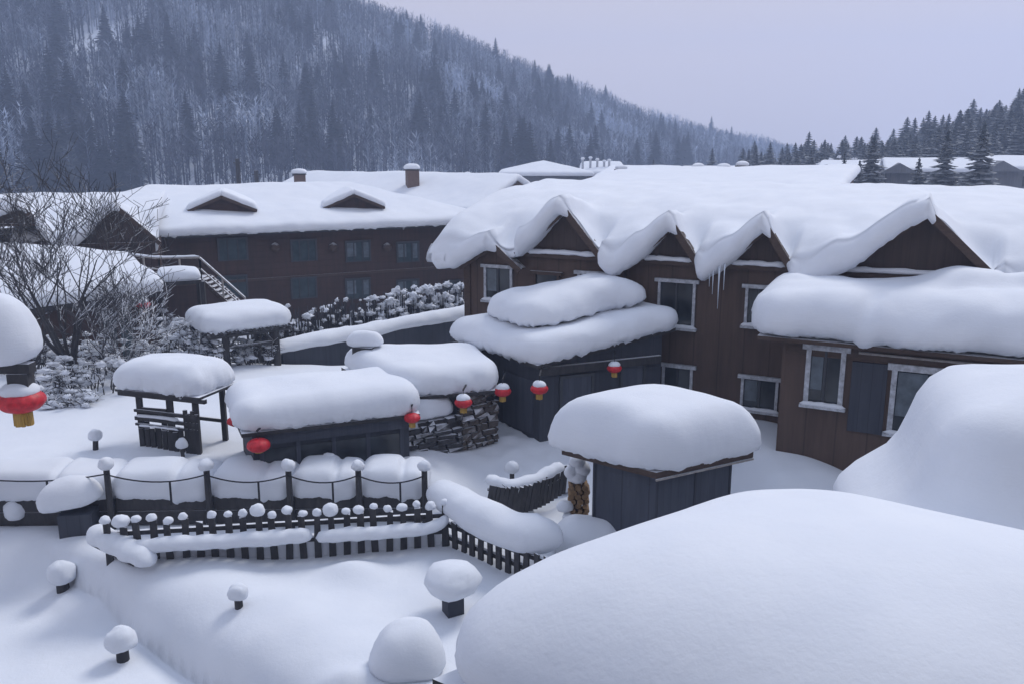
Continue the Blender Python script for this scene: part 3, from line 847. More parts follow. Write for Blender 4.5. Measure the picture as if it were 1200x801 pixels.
# ---- generic small hut from four roof corners
def hut(name, label, C, zbase, T, wallmat, inset=.45, slabmat='darkwood', slab_t=.12, cat='hut', **kw):
    C = [np.asarray(c, float) for c in C]; ctr = sum(C) / 4
    g = float(gz(ctr[0], ctr[1]))
    o = thing(name, label, cat, (ctr[0], ctr[1], g))
    sl = MB(); slab(sl, C, slab_t, 0.0); sl.build('roof', M[slabmat], o)
    I = []
    for i, c in enumerate(C):
        d1 = C[(i+1) % 4] - c; d2 = C[(i-1) % 4] - c
        I.append(c + inset * (d1 / np.linalg.norm(d1) + d2 / np.linalg.norm(d2)) - (0, 0, slab_t - .01))
    w_ = MB(); w_.hexa([(q[0], q[1], zbase) for q in I], I); w_.build('wall', M[wallmat], o)
    pillow('roof_snow', o, C, T, **kw)
    return o, I
def hang_lantern(top, size, label, drop=.25, tilt=0.0, snow=True, squash=.62, tassel=True, group=None, bracket=True):
    """a red cloth lantern hanging below the point top"""
    top = np.asarray(top, float); R_ = size / 2; h = size * squash
    o = thing('red_lantern', label, 'lantern', top - (0, 0, drop + h))
    c = top - (0, 0, drop + h / 2)
    MB().tube([top + (0, 0, .03), c + (0, 0, h * .42)], .012, 5).build('cord', M['rope'], o)
    if bracket: MB().bar(top + (0, -.06, .05), top + (.08, .75, .05), .04, .05).build('bracket', M['rope'], o)
    n = 24; prof = []
    V = []; f = []; rings = 13
    for i in range(rings):
        th = math.pi * (i / (rings - 1)) - math.pi / 2; th *= .86
        for k in range(n * 2):
            rib = 1 + (.035 if k % 4 == 0 else -.008 if k % 4 == 2 else .01)
            an = math.pi * k / n
            V.append((c[0] + R_ * math.cos(th) * rib * math.cos(an), c[1] + R_ * math.cos(th) * rib * math.sin(an), c[2] + h / 2 * math.sin(th)))
    m2 = n * 2
    f = [(i*m2+k, i*m2+(k+1) % m2, (i+1)*m2+(k+1) % m2, (i+1)*m2+k) for i in range(rings-1) for k in range(m2)]
    f += [tuple(range(m2-1, -1, -1)), tuple((rings-1)*m2+k for k in range(m2))]
    link('shade', mesh_of('shade', V, f, True), M['red'], o)
    MB().lathe([(R_*.36, 0), (R_*.38, h*.07), (R_*.34, h*.08)], (c[0], c[1], c[2] - h*.53), 18).build('rim', M['gold'], o)
    if tassel:
        ts = MB()
        for k in range(22):
            an = 6.283 * k / 22; q = R_ * .32
            ts.bar((c[0]+q*math.cos(an), c[1]+q*math.sin(an), c[2]-h*.5), (c[0]+q*1.05*math.cos(an+.05), c[1]+q*1.05*math.sin(an), c[2]-h*.5-size*random.uniform(.26,.31)), size*.07, size*.05)
        ts.build('tassel', M['gold'], o)
    if snow:
        q = R_ * .80
        CC = [(c[0]-q, c[1]-q, c[2]+h*.20), (c[0]+q, c[1]-q, c[2]+h*.20), (c[0]+q, c[1]+q, c[2]+h*.20), (c[0]-q, c[1]+q, c[2]+h*.20)]
        pillow('snow_cap', o, CC, size*.30, w=q*.8, lip=.3, crown=size*.06, amp=size*.04, sc=size*.5, R=q*.95, jag=.01, step=size*.09, seed=top[0])
    return o

# ---- shed in the middle
zs = 2.75
Ls, Fs, Rs = on(697, 530, zs), on(773, 549, zs), on(857, 531, zs)
Bs = Ls + Rs - Fs
bk = np.array((.25, .97, 0.)) * .9
shed = thing('shed', 'slate grey shed under one huge rounded pillow of snow', 'shed', (*((Ls+Rs)/2)[:2], 0))
w_ = MB(); w_.hexa([(q[0], q[1], -.3) for q in (Fs, Rs, Bs, Ls)], [(q[0], q[1], zs) for q in (Fs, Rs, Bs, Ls)]); w_.build('wall', M['panel'], shed)
band = MB(); p1 = Plane(Ls, Fs); p2 = Plane(Fs, Rs)
p1.box(band, .02, p1.L - .02, .30, .40, .002, .03); band.build('plinth_board', M['panel2'], shed)
for pl_, us in ((p1, (.0, .98)), (p2, (.5, 1.0))):
    for q in us:
        jb = MB(); u = q * pl_.L; pl_.box(jb, u - .03, u + .03, .42, zs - .15, .002, .025); jb.build('corner_strip', M['panel2'], shed)
eL = (Ls - Fs) / np.linalg.norm(Ls - Fs); eR = (Rs - Fs) / np.linalg.norm(Rs - Fs)
K = [Fs - eL*.22 - eR*.35, Rs + eR*.50 - eL*.22, Rs + eR*.50 + eL*(p1.L+.7), Fs - eR*.35 + eL*(p1.L+.7)]
K = [np.array((k[0], k[1], zs + .02)) for k in K]
eb = MB(); slab(eb, K, .16); eb.build('eave_board', M['brown_trim'], shed)
for i in (0, 1):
    tb = MB(); q0, q1 = K[i - 0], K[(i + 1) % 4]
    tb.bar(q0 - (0,0,.20), q1 - (0,0,.20), .05, .05); tb.build('batten', M['rail'], shed)
sp = [on(655, 497, zs+.1), on(768, 546, zs+.1), on(889, 520, zs+.1)]
KS = [sp[1], sp[2], sp[0] + sp[2] - sp[1] + np.array((.15,.5,0)), sp[0]]
KS = [Fs - eL*.35 - eR*.45, Rs + eR*.72 - eL*.32, Rs + eR*.72 + eL*(p1.L+1.15), Fs - eR*.45 + eL*(p1.L+1.15)]
pillow('roof_snow', shed, [np.array((k[0], k[1], zs + .0)) for k in KS], 1.30, w=.95, lip=.34, crown=.30, amp=.09, sc=1.8, R=.95, over=.22, jag=.10, seed=5, pw=.9, sag=.10, step=.08)

# ---- nearest roof: the great smooth mound
FL_ = [np.array((4.15, 5.7, 3.95)), np.array((10.2, 9.9, 3.85)), np.array((4.6, 14.3, 3.95)), np.array((-1.9, 9.9, 3.8))]
near = thing('near_hut', 'low slate hut nearest the camera buried under a smooth dome of snow', 'hut', (4.3, 9.8, 0))
w_ = MB(); cN = sum(FL_) / 4
w_.hexa([cN + (k - cN) * .72 - (0,0,3.9) for k in FL_], [cN + (k - cN) * .72 - (0,0,.12) for k in FL_]); w_.build('wall', M['panel'], near)
sl = MB(); slab(sl, [cN + (k - cN) * .86 for k in FL_], .12); sl.build('roof', M['darkwood'], near)
pillow('roof_snow', near, FL_, 1.28, w=2.4, lip=.30, crown=.72, amp=.10, sc=3.2, R=2.4, over=.05, jag=.03, seed=2, pw=1.0, step=.11)

# ---- the tall drift at the right edge: a buried outbuilding
C = [np.array((5.2, 12.1, 3.4)), np.array((14.6, 9.4, 3.4)), np.array((17.0, 17.2, 3.4)), np.array((7.3, 18.6, 3.4))]
out = thing('outbuilding', 'buried outbuilding at right edge whose snow rises in two smooth tiers', 'hut', (11, 14.5, 0))
cN = sum(C) / 4
w_ = MB(); w_.hexa([cN + (k - cN) * .80 - (0,0,3.7) for k in C], [cN + (k - cN) * .80 - (0,0,.02) for k in C]); w_.build('wall', M['panel2'], out)
pillow('roof_snow', out, C, 3, w=.8, R=2.4, amp=.10, sc=2.6, seed=8,
       prof=[(0.15,.0),(.02,.12),(0,.3),(.08,.5),(.3,.74),(.62,.98),(.95,1.22),(1.2,1.55),(1.36,1.95),(1.5,2.35),(1.7,2.65),(2.0,2.86),(2.45,2.97),(3.1,3.04),(4.0,3.10)], step=.12)

# ---- tea huts in the middle
CE = [on(283, 508, 2.6), on(492, 484, 2.6), on(476, 452, 2.65), on(268, 474, 2.65)]
hutE, IE = hut('tea_hut', 'dark glazed hut behind the rope fence under a broad tilted snow slab', CE, .2, .86, 'panel2', inset=.32,
               w=.62, lip=.40, crown=.14, amp=.09, sc=1.5, R=.6, over=.12, jag=.14, seed=6, step=.075)
pE = Plane(IE[0], IE[1])
for k in range(4):
    u0 = .25 + (pE.L - .5) * k / 4
    fr = MB(); pE.box(fr, u0 + .06, u0 + (pE.L-.5)/4 - .06, 1.05, 1.95, .003, .03); pn = fr.build('pane', M['glass'], hutE)
for k in range(5):
    u0 = .25 + (pE.L - .5) * k / 4
    fr = MB(); pE.box(fr, u0 - .06, u0 + .06, .3, 2.1, .003, .07); fr.build('post', M['panel'], hutE)
hb = MB(); pE.box(hb, .05, pE.L - .05, 2.11, 2.42, .003, .12); hb.build('header_board', M['panel'], hutE)

CF = [on(468, 466, 2.85), on(588, 456, 2.85), on(556, 424, 2.9), on(400, 430, 2.9)]
hutF, IF = hut('stone_hut', 'stone walled hut between two others under a rounded snow roof', CF, .3, .85, 'panel2', inset=.42,
               w=.6, lip=.36, crown=.12, amp=.08, sc=1.3, R=.9, over=.12, jag=.12, seed=7, step=.075)
# small snowed vent box on that roof
vb = thing('roof_vent', 'small box vent with its own snow cushion on the hut roof', 'vent', on(428, 420, 3.2))
q = on(428, 416, 3.5); mv = MB().box((q[0], q[1], 3.45), (.75, .5, .75), -.3); mv.build('box', M['darkwood'], vb)
pillow('snow_cap', vb, [q + np.array(k) for k in ((-.62,-.34,.33), (.62,-.30,.33), (.62,.34,.33), (-.62,.34,.33))], .42, w=.3, lip=.4, amp=.06, sc=.6, R=.28, jag=.02, seed=1, step=.08)

# rubble wall between the huts: stones laid one by one
def stone_wall(name, label, A, B, h, t, sw, shh, mat, rnd, lean=.0, snowT=.0):
    pl = Plane(A, B); zb0 = min(A[2], B[2])
    o = thing(name, label, 'wall', (A + B) / 2)
    core = MB(); pl.box(core, .05, pl.L - .05, zb0 - .2, zb0 + h - .08, -t + .05, -.10); core.build('mortar', M['darkwood'], o)
    z = zb0 - .05; rowi = 0
    while z < zb0 + h - .05:
        hh = shh * rnd.uniform(.7, 1.4); u = -rnd.uniform(0, sw * .6)
        while u < pl.L - .05:
            ww = sw * rnd.uniform(.45, 1.9)
            if rnd.random() < .96:
                m_ = MB(); c = pl.P(u + ww/2, z + hh/2, -.08)
                V = []
                for sx in (-1, 1):
                    for sy in (-1, 1):
                        for sz in (-1, 1):
                            q = pl.P(max(0, min(pl.L, u + ww/2 + sx*(ww/2-.015)*rnd.uniform(.82,1))), z + hh/2 + sz*(hh/2-.008)*rnd.uniform(.55,1.15), -.10 + (sy*.13 + rnd.uniform(-.05,.09)))
                            V.append(q)
                m_.add(V, [(0,1,3,2),(4,6,7,5),(0,4,5,1),(2,3,7,6),(0,2,6,4),(1,5,7,3)])
                m_.build('stone', M[mat], o)
            u += ww
        z += hh
    return o, pl
rn = random.Random(3)
A, B = on(463, 546, .75), on(542, 524, .95)
sw1, pl1 = stone_wall('stone_wall', 'dark snow-flecked stone wall beside the glazed hut with a snow hump on it', A, B, 1.35, .6, .40, .17, 'stone', rn)
q = (A + B) / 2
pillow('snow_cap', sw1, [pl1.P(.1, A[2]+1.33, -.02), pl1.P(pl1.L-.1, A[2]+1.33, -.02), pl1.P(pl1.L-.1, A[2]+1.33, -.95), pl1.P(.1, A[2]+1.33, -.95)], .55, w=.4, lip=.3, crown=.2, amp=.07, sc=.7, R=.45, jag=.05, seed=4, step=.1)
A, B = on(541, 526, .9), on(583, 509, 1.1)
sw2, pl2 = stone_wall('rubble_wall', 'brown rubble stone wall at the corner below the hanging lanterns', A, B, 1.7, .6, .34, .18, 'rubble', rn)
roll('snow_cap', sw2, [pl2.P(.05, A[2]+1.72, -.12), pl2.P(pl2.L*.5, A[2]+1.74, -.12), pl2.P(pl2.L-.05, A[2]+1.72, -.12)], .12, .7, .05, .4, 3.0)

# hut G: low annex with two tiers of snow
zg = 3.6
gF, gR, gL = on(630, 428, zg), at(792, 384, 29.6), on(530, 396, zg)
gB = gR + (gL - gF) * .8
hutG, IG = hut('porch_hut', 'slate porch hut before the lodge with a double-tiered snow roof', [gL, gF, gR, gB], .3, .82, 'panel2', inset=.30,
               w=.7, lip=.38, crown=.05, amp=.11, sc=1.4, R=.8, over=.25, jag=.13, seed=9, step=.075)
def gq(a, b_): return gL*(1-a)*(1-b_) + gF*a*(1-b_) + gR*a*b_ + gB*(1-a)*b_
cg = [gq(.16, .10) + (0,0,.92), gq(.80, .10) + (0,0,.92), gq(.80, .90) + (0,0,.92), gq(.16, .90) + (0,0,.92)]
tw = MB(); ctr = sum(cg) / 4
low = [ctr + (c - ctr) * .86 for c in cg]
tw.hexa([(c[0], c[1], 3.9) for c in low], [c - (0,0,.02) for c in low]); tw.build('clerestory', M['panel2'], hutG)
pillow('upper_snow', hutG, cg, .74, w=.75, lip=.32, crown=.28, amp=.17, sc=1.6, R=.8, over=.12, jag=.13, seed=10, step=.075)
pG = Plane(IG[1], IG[2])
for (p0_, p1_) in ((658, 692), (728, 752)):
    u0 = pG.px(p0_, 470)[0]; u1 = pG.px(p1_, 455)[0]
    zt = pG.px((p0_ + p1_) / 2, 441 if p0_ < 700 else 424)[1]
    dr = MB(); pG.box(dr, u0, u1, .6, zt, .003, .05); d_ = dr.build('door', M['panel'], hutG)
    fr = MB(); pG.box(fr, u0 - .10, u0 - .002, .6, zt + .1, .003, .09); pG.box(fr, u1 + .002, u1 + .10, .6, zt + .1, .003, .09); pG.box(fr, u0, u1, zt + .002, zt + .1, .003, .09); fr.build('door_frame', M['darkframe'], d_)
hd = MB(); pG.box(hd, .02, pG.L - .1, zg - .42, zg - .14, .003, .16); hd.build('header_board', M['darkwood'], hutG)
pG2 = Plane(IG[0], IG[1])
for q0, q1 in ((.1, .45), (.55, .92)):
    dr = MB(); pG2.box(dr, q0 * pG2.L, q1 * pG2.L, 1.0, 2.9, .003, .04); dr.build('door', M['panel'], hutG)
# lanterns: each with a bracket of its own house near enough to hang from
def lantern_at(px, y, D, size, label, drop=.2, **kw):
    c = at(px, y, D)
    return hang_lantern(c + (0, 0, drop + size * .31), size, label, drop, **kw)
lantern_at(632, 455, 26.4, .56, 'snow capped red lantern at the front corner of the porch hut')
lantern_at(720, 431, 28.2, .50, 'red lantern hanging on the right-hand front of the porch hut')
lantern_at(589, 458, 27.3, .56, 'tilted snow capped red lantern over the rubble wall end')
lantern_at(543, 471, 26.2, .56, 'snow capped red lantern above the stone wall between two huts')
lantern_at(483, 489, 25.2, .50, 'red lantern at the right eave corner of the glazed hut', snow=False)
lantern_at(275, 493, 25.0, .46, 'small red lantern at the left eave of the glazed hut', snow=False, tassel=False)
lantern_at(303, 521, 23.4, .66, 'red lantern under the front left corner of the glazed hut', snow=False, tassel=False)

# ================================================================== fences in the courtyard
def picket_mesh(w, t, h, seed):
    r = random.Random(seed); m_ = MB()
    a, b_ = w/2, t/2; j = lambda q: q + r.uniform(-.012, .012)
    B_ = [(-a,-b_,0),(a,-b_,0),(a,b_,0),(-a,b_,0)]
    M1 = [(j(-a*.95),j(-b_),h*.5),(j(a*.95),j(-b_),h*.5),(j(a*.95),j(b_),h*.5),(j(-a*.95),j(b_),h*.5)]
    T_ = [(j(-a*.85),j(-b_*.9),h+r.uniform(-.04,.04)),(j(a*.85),j(-b_*.9),h+r.uniform(-.04,.04)),(j(a*.85),j(b_*.9),h),(j(-a*.85),j(b_*.9),h)]
    v = B_ + M1 + T_
    return mesh_of('picket', v, [(3,2,1,0),(8,9,10,11)] + [(i+k, i+(k+1)%4, i+4+(k+1)%4, i+4+k) for i in (0,4) for k in range(4)])
PICK = {}
def picket(parent, p, h, w, t, rz, seed, mat='fencewood'):
    key = (round(h, 2), w, seed % 5)
    if key not in PICK:
        PICK[key] = picket_mesh(w, t, h, seed); PICK[key].materials.append(M[mat])
    o = bpy.data.objects.new('picket', PICK[key]); COL.objects.link(o); o.parent = parent
    o.location = Vector(tuple(map(float, p))) - parent.location
    o.rotation_euler = (random.uniform(-.04,.04), random.uniform(-.04,.04), rz)
    return o
# front picket fence
fA, fB = on(130, 665, 0.0), on(522, 641, 0.0)
pf = Plane(fA, fB)
fence = thing('picket_fence', 'dark picket fence with snow balls on its pickets and a snow roll on its rail', 'fence', (fA + fB) / 2)
npk = int(pf.L / .365)
rn = random.Random(12)
for k in range(npk + 1):
    u = pf.L * k / npk; p = pf.P(u, -.15, rn.uniform(-.02, .02))
    h = 1.26 + rn.uniform(-.05, .05)
    picket(fence, p, round(h, 1) + .1, .185, .07, pf.ang, k)
    rb2 = rn.choice([.105, .115, .125, .14, .12]) if k not in (1, 10, 15) else .20
    if k == 6: continue
    ball('snow_ball', fence, pf.P(u, -.15 + round(h, 1) + .1 + rb2 * .62, 0) + (rn.uniform(-.03,.03), 0, 0), rb2, .9)
for zz in (.45, .92):
    rl = MB().bar(pf.P(.1, zz, -.09), pf.P(pf.L + .1, zz, -.09), .10, .12); rl.build('rail', M['fencewood'], fence)
um = pf.L * .60
roll('rail_snow', fence, [pf.P(.55, .60, .24), pf.P(um*.3, .66, .26), pf.P(um*.7, .66, .26), pf.P(um - .02, .68, .26)], [.20,.25,.24,.26,.23], .95, .055, .45, 1.0, 14, 22)
roll('rail_snow', fence, [pf.P(um + .05, .62, .25), pf.P(um + (pf.L-um)*.5, .64, .26), pf.P(pf.L - .5, .66, .22), pf.P(pf.L + .1, .86, .05)], [.21,.23,.22,.19], .95, .05, .45, 2.0, 14, 20)
roll('rail_snow', fence, [pf.P(.02, .60, .2), pf.P(.3, .58, .24), pf.P(.56, .56, .24)], .16, .9, .05, .4, 5.0, 12, 8)
# snow packed behind the lower pickets shows as pale stripes
bk_ = MB(); pf.box(bk_, .1, pf.L - .1, -.1, .55, -.22, -.06); o = bk_.build('packed_snow', M['snow'], fence)

# fence that swings towards the camera below the long snow bank
gA, gB_ = on(524, 640, 0.0), on(652, 692, 0.0)
pg2 = Plane(gA, gB_)
fence2 = thing('picket_fence', 'short picket fence at the corner under a fat sagging bank of snow', 'fence', (gA + gB_) / 2)
n2 = int(pg2.L / .30)
for k in range(n2 + 1):
    picket(fence2, pg2.P(pg2.L * k / n2, -.15, 0), .95, .17, .07, pg2.ang, k)
for zz in (.25, .62):
    MB().bar(pg2.P(-.05, zz, -.09), pg2.P(pg2.L, zz, -.09), .10, .12).build('rail', M['fencewood'], fence2)
roll('snow_bank', fence2, [on(510, 572, 1.05), on(536, 588, 1.15), on(565, 607, 1.10), on(600, 622, 1.0), on(632, 625, 1.0), on(655, 622, .95)], [.42,.58,.62,.66,.70,.60], .78, .07, 1.1, 4.0, 20, 12, flat=.85)

# rope fence: posts with snow balls, ropes slung between, snow cushions on the low board wall
posts_px = [-60, 14, 129, 245, 340, 421, 498]
zp = 1.85
tops = [np.array((px_x(px, 22.9 + .0007 * px, zp), 22.9 + .0007 * px, zp - .0004 * px)) for px in posts_px]
rope = thing('rope_fence', 'low board wall with rope slung between posts and snow cushions in each bay', 'fence', (tops[3][0], tops[3][1], 0))
for i, p in enumerate(tops):
    if i in (1,): continue
    p = p - (0, .24, 0)
    pm_ = MB().tube([(p[0], p[1], -.1), (p[0], p[1], p[2])], [.10, .085], 9); pm_.build('post', M['fencewood'], rope)
    ball('snow_ball', rope, p + (0, 0, .13), .21 if i < 4 else .19, .95)
keep = [p for i, p in enumerate(tops) if i != 1]
for i in range(len(keep) - 1):
    a, b_ = keep[i] - (0,0,.12), keep[i+1] - (0,0,.12)
    pts = [a + (b_ - a) * t + np.array((0, -.34, -.9 * .62 * t * (1 - t) * 1.6)) for t in np.linspace(0, 1, 12)]
    MB().tube(pts, .022, 5, False).build('rope', M['rope'], rope)
    if i < 5:
        q = pts[7]; MB().tube([q, q - (0, .02, .70)], .03, 6).build('hanger', M['rope'], rope)
for i in range(len(keep) - 1):
    a, b_ = keep[i], keep[i+1]
    pl_ = Plane(a, b_)
    bw = MB()
    nb_ = max(1, int(pl_.L / 1.2))
    for k in range(2):
        b2 = MB(); pl_.box(b2, .08, pl_.L - .08, .02 + k * .42, .42 + k * .42, -.05, .05); b2.build('board', M['fencewood'], rope)
    Cc = [pl_.P(-.02, .72, .10), pl_.P(pl_.L + .02, .72, .10), pl_.P(pl_.L + .02, .80, -1.5), pl_.P(-.02, .80, -1.5)]
    def crease(u, v, P, L=pl_.L):
        return -.12 * np.exp(-((u - L * .14) / .10) ** 2) - .07 * np.exp(-((u - L * .30) / .5) ** 2)
    pillow('snow_cushion', rope, Cc, .78, w=.40, lip=.45, crown=.12, amp=.055, sc=1.2, R=.30, over=.06, jag=.06, seed=i * 2.3, step=.07, sag=.05, zf=crease)
# the little fence with the curved pickets in the yard
cA = [on(572, 590, .35), on(600, 598, .3), on(632, 590, .35), on(660, 574, .5)]
crv = spline(cA, 6)
fence3 = thing('garden_fence', 'small curved row of leaning pickets with snow spilling over its top', 'fence', crv[8])
for k, p in enumerate(crv):
    d = crv[min(k+1, len(crv)-1)] - crv[max(k-1, 0)]
    o = picket(fence3, p - (0,0,.1), .85, .14, .06, math.atan2(d[1], d[0]), k)
    o.rotation_euler[1] = .18
roll('snow_top', fence3, [p + np.array((-.05, .25, .72)) for p in crv[::3]], .26, .7, .08, .5, 7.0, 12, 6)
MB().tube([p + np.array((0, .06, .45)) for p in crv[::2]], .05, 6).build('rail', M['fencewood'], fence3)
# pillar of split logs with a heap of snow balls
lp = on(676, 612, .25)
pil = thing('log_pile', 'narrow stack of split logs topped with a heap of snow balls', 'log stack', lp)
rn = random.Random(2)
for k in range(9):
    for j in range(3):
        u = (j - 1) * .19 + (k % 2) * .06; z = .25 + .07 + k * .135
        MB().tube([(lp[0] + u, lp[1] - .28 + rn.uniform(-.05,.05), z), (lp[0] + u + .02, lp[1] + .3, z)], [.085 + rn.uniform(-.02,.01)]*2, 7).build('log', M['log_end'], pil)
for dx, dz, rr in ((0,.0,.27), (-.18,.12,.22), (.12,.2,.26), (-.02,.42,.24)):
    ball('snow_ball', pil, lp + (dx, -.02, 1.42 + dz), rr, .9)
ball('snow_ball', pil, lp + (-.36, -.3, .62), .22, .9); ball('snow_ball', pil, lp + (-.30, -.36, .35), .15, .9)

# ================================================================== snow-capped stumps and lumps
def stump(px, py, z, r, hs, rs, label, sq=.9, square=False, lean=0):
    p = on(px, py, z); g = float(gz(p[0], p[1]))
    o = thing('capped_stump' if not square else 'capped_post', label, 'stump' if not square else 'post', (p[0], p[1], g))
    zt = p[2] + hs
    if square: MB().box((p[0], p[1], (g - .2 + zt) / 2), (rs * 1.7, rs * 1.5, zt - g + .2), .5).build('post', M['panel2'], o)
    else: MB().tube([(p[0], p[1], g - .2), (p[0] + lean, p[1], zt)], [rs, rs * .92], 10).build('trunk', M['fencewood'], o)
    ball('snow_ball', o, (p[0] + lean, p[1], zt + r * sq * .5), r, sq)
    return o
zl = -1.08
stump(75, 697, zl, .36, .48, .17, 'stump with a round snow ball on the lower left terrace', .92)
stump(144, 769, zl, .36, .26, .15, 'nearly buried stump whose snow ball is nearest the bottom left', .98)
stump(280, 710, .05, .23, .26, .10, 'small lone stump with a snow ball in the open courtyard', .85, lean=.0)
stump(22, 622, -.2, .34, .5, .10, 'snow ball on a stake at the far left by the board fence', .95)
stump(-4, 606, .1, .32, .5, .10, 'snow ball cut by the left edge of the picture', .95)
stump(531, 716, -.02, .62, .55, .24, 'square grey post wearing a big mushroom of snow in the courtyard', .78, square=True)
stump(600, 562, .6, .22, .3, .08, 'small post with a snow ball in the yard beside the snow bank', .9)
stump(214, 530, 1.35, .19, .2, .06, 'small snow ball on a stake before the well house', .95)
stump(309, 538, 1.35, .19, .1, .06, 'small snow ball under the lantern at the glazed hut corner', .95)
stump(386, 543, 1.35, .19, .1, .06, 'small snow ball in front of the middle of the glazed hut', .95)
stump(457, 548, 1.3, .19, .1, .06, 'small snow ball in front of the stone wall', .95)
stump(111, 522, 1.25, .22, .25, .09, 'leaning stake with a snow ball left of the well house', .95, lean=.05)
# boulder-like heaps
def heap(name, label, px, py, z, ax, ay, T, rz=0.0, seed=1, **kw):
    p = on(px, py, z); g = float(gz(p[0], p[1]))
    o = thing(name, label, 'snow heap', (p[0], p[1], g))
    c, s_ = math.cos(rz), math.sin(rz)
    zb_ = min(g - .08, p[2])
    C = [np.array((p[0] + x*c - y*s_, p[1] + x*s_ + y*c, kw.get('zb', zb_))) for x, y in ((-ax,-ay),(ax,-ay),(ax,ay),(-ax,ay))]
    kw.pop('zb', None)
    pillow('snow', o, C, T, **{**dict(w=min(ax, ay)*.85, lip=.3, crown=.12, amp=.10, sc=1.0, R=min(ax, ay)*.95, jag=.03, seed=seed, step=.1, pw=1.0), **kw})
    return o
heap('snow_heap', 'round boulder of snow at the bottom centre left of the near roof', 478, 785, -.05, .80, .72, .95, .2, 3)
heap('snow_heap', 'rounded snow lump in the corner between near roof and shed', 690, 645, 0, 1.0, .7, .95, .1, 7)
heap('snow_heap', 'rough snow block leaning by the shed in the yard', 660, 556, .6, .52, .45, .75, .4, 8)
heap('snow_heap', 'small crusted lump behind the garden fence', 612, 580, .55, .35, .25, .3, .1, 9)
# overhanging snow hump on the left, over a dark crate
hp_ = on(82, 618, .25)
hump = thing('snowed_crate', 'dark crate at left end of the picket fence under a curling snow hump', 'crate', (hp_[0], hp_[1] + .3, 0))
MB().box((hp_[0] + .1, hp_[1] + .35, .22), (.9, .7, .8), .15).build('crate', M['panel2'], hump)
pillow('snow', hump, [hp_ + np.array(k) for k in ((-.80,-.35,.42), (.62,-.05,.60), (.70,.75,.62), (-.70,.75,.50))], .72, w=.6, lip=.34, crown=.1, amp=.09, sc=.9, R=.5, over=.08, jag=.02, seed=11, step=.09)
# dented bank along the steps
bank = thing('stair_rail_bank', 'sloping snow-covered stair rail with small dents beside the picket fence', 'railing', on(140, 640, .1))
q0, q1 = on(106, 624, .85), on(180, 660, .35)
MB().bar(q0 - (0,0,.25), q0 + (q1 - q0) * .7 - (0,0,.25), .12, .12).build('rail', M['fencewood'], bank)
roll('snow_roll', bank, [q0 + (q1 - q0) * t + np.array((0, 0, .02)) for t in np.linspace(0, 1, 9)], [.36,.36,.33,.36,.33,.36,.33,.35,.30], .9, .04, .35, 6.0, 16, 8)

# ================================================================== unseen house behind the camera, added to darken the snow faces towards it
vb_ = MB().box((0, -9.0, 6.0), (70, 14, 15.0)); structure(vb_.build('shading_house', M['brown']))
# ================================================================== left garden
# ---- well house (small roofed lattice)
kA, kB = on(166, 522, 1.15), on(236, 531, 1.15)
pk = Plane(kA, kB)
well = thing('well_house', 'small dark lattice well house under a thick loaf of snow', 'kiosk', (kA + kB) / 2)
kd = 1.35
_P0 = pk.P
pk.P = lambda u, z, off=0.0: _P0(u, z + .28, off)
for u, of in ((.08, 0), (pk.L * .55, 0), (pk.L - .08, 0), (.08, -kd), (pk.L - .08, -kd)):
    MB().bar(pk.P(u, .5, of), pk.P(u, 2.75, of), .16, .16).build('post', M['darkwood'], well)
for zz, h_ in ((2.12, .09), (1.86, .12), (1.66, .08)):
    MB().bar(pk.P(-.05, zz, .10), pk.P(pk.L + .05, zz, .10), .07, h_).build('rail', M['darkwood'], well)
rn = random.Random(4)
for k in range(8):
    u = .12 + (pk.L - .55) * k / 8
    MB().bar(pk.P(u, .55, .06), pk.P(u + rn.uniform(-.03,.03), 1.56 + rn.uniform(-.06,.06), .06), .15, .06).build('slat', M['darkwood'], well)
for k in range(4):
    MB().bar(pk.P(pk.L - .42 + k * .14, .5, .09), pk.P(pk.L - .42 + k * .14, 2.3 - .1 * (k % 2), .09), .12, .08).build('plank', M['darkwood'], well)
MB().bar(pk.P(.1, 2.05, .03), pk.P(pk.L*.5, 2.08, .03), .05, .34).build('board', M['darkwood'], well)
for k in range(7):
    MB().bar(pk.P(.15 + k * .24, .5, -.12), pk.P(.15 + k * .24 + rn.uniform(-.05,.05), 1.5 + rn.uniform(-.25,.3), -.12), .17, .06).build('plank', M['darkwood'], well)
MB().bar(pk.P(.0, 1.55, -kd), pk.P(pk.L, 1.55, -kd), .07, .12).build('rail', M['darkwood'], well)
for zz, of in ((2.68, .16), (2.68, -kd - .1)):
    MB().bar(pk.P(-.55, zz, of), pk.P(pk.L + .45, zz, of), .13, .14).build('beam', M['darkwood'], well)
MB().hexa([pk.P(-.55, 2.762, .32), pk.P(pk.L+.35, 2.762, .32), pk.P(pk.L+.35, 2.762, -kd-.3), pk.P(-.55, 2.762, -kd-.3)], [pk.P(-.55, 2.84, .32), pk.P(pk.L+.35, 2.84, .32), pk.P(pk.L+.35, 2.84, -kd-.3), pk.P(-.55, 2.84, -kd-.3)]).build('roof', M['darkwood'], well)
roll('rail_snow', well, [pk.P(0, 1.95, .12), pk.P(pk.L*.4, 1.97, .12), pk.P(pk.L*.72, 1.95, .12)], .08, .8, .02, .3, 1.0, 8, 8)
roll('rail_snow', well, [pk.P(0.05, 1.62, .1), pk.P(pk.L*.35, 1.64, .1), pk.P(pk.L*.72, 1.62, .1)], .07, .8, .03, .2, 2.0, 8, 8)
pillow('roof_snow', well, [pk.P(-.72, 2.83, .36), pk.P(pk.L + .28, 2.83, .36), pk.P(pk.L + .28, 2.83, -kd - .4), pk.P(-.72, 2.83, -kd - .4)], .80, w=.55, lip=.42, crown=.16, amp=.08, sc=.9, R=.55, over=.06, jag=.16, seed=12, step=.06, sag=.06)

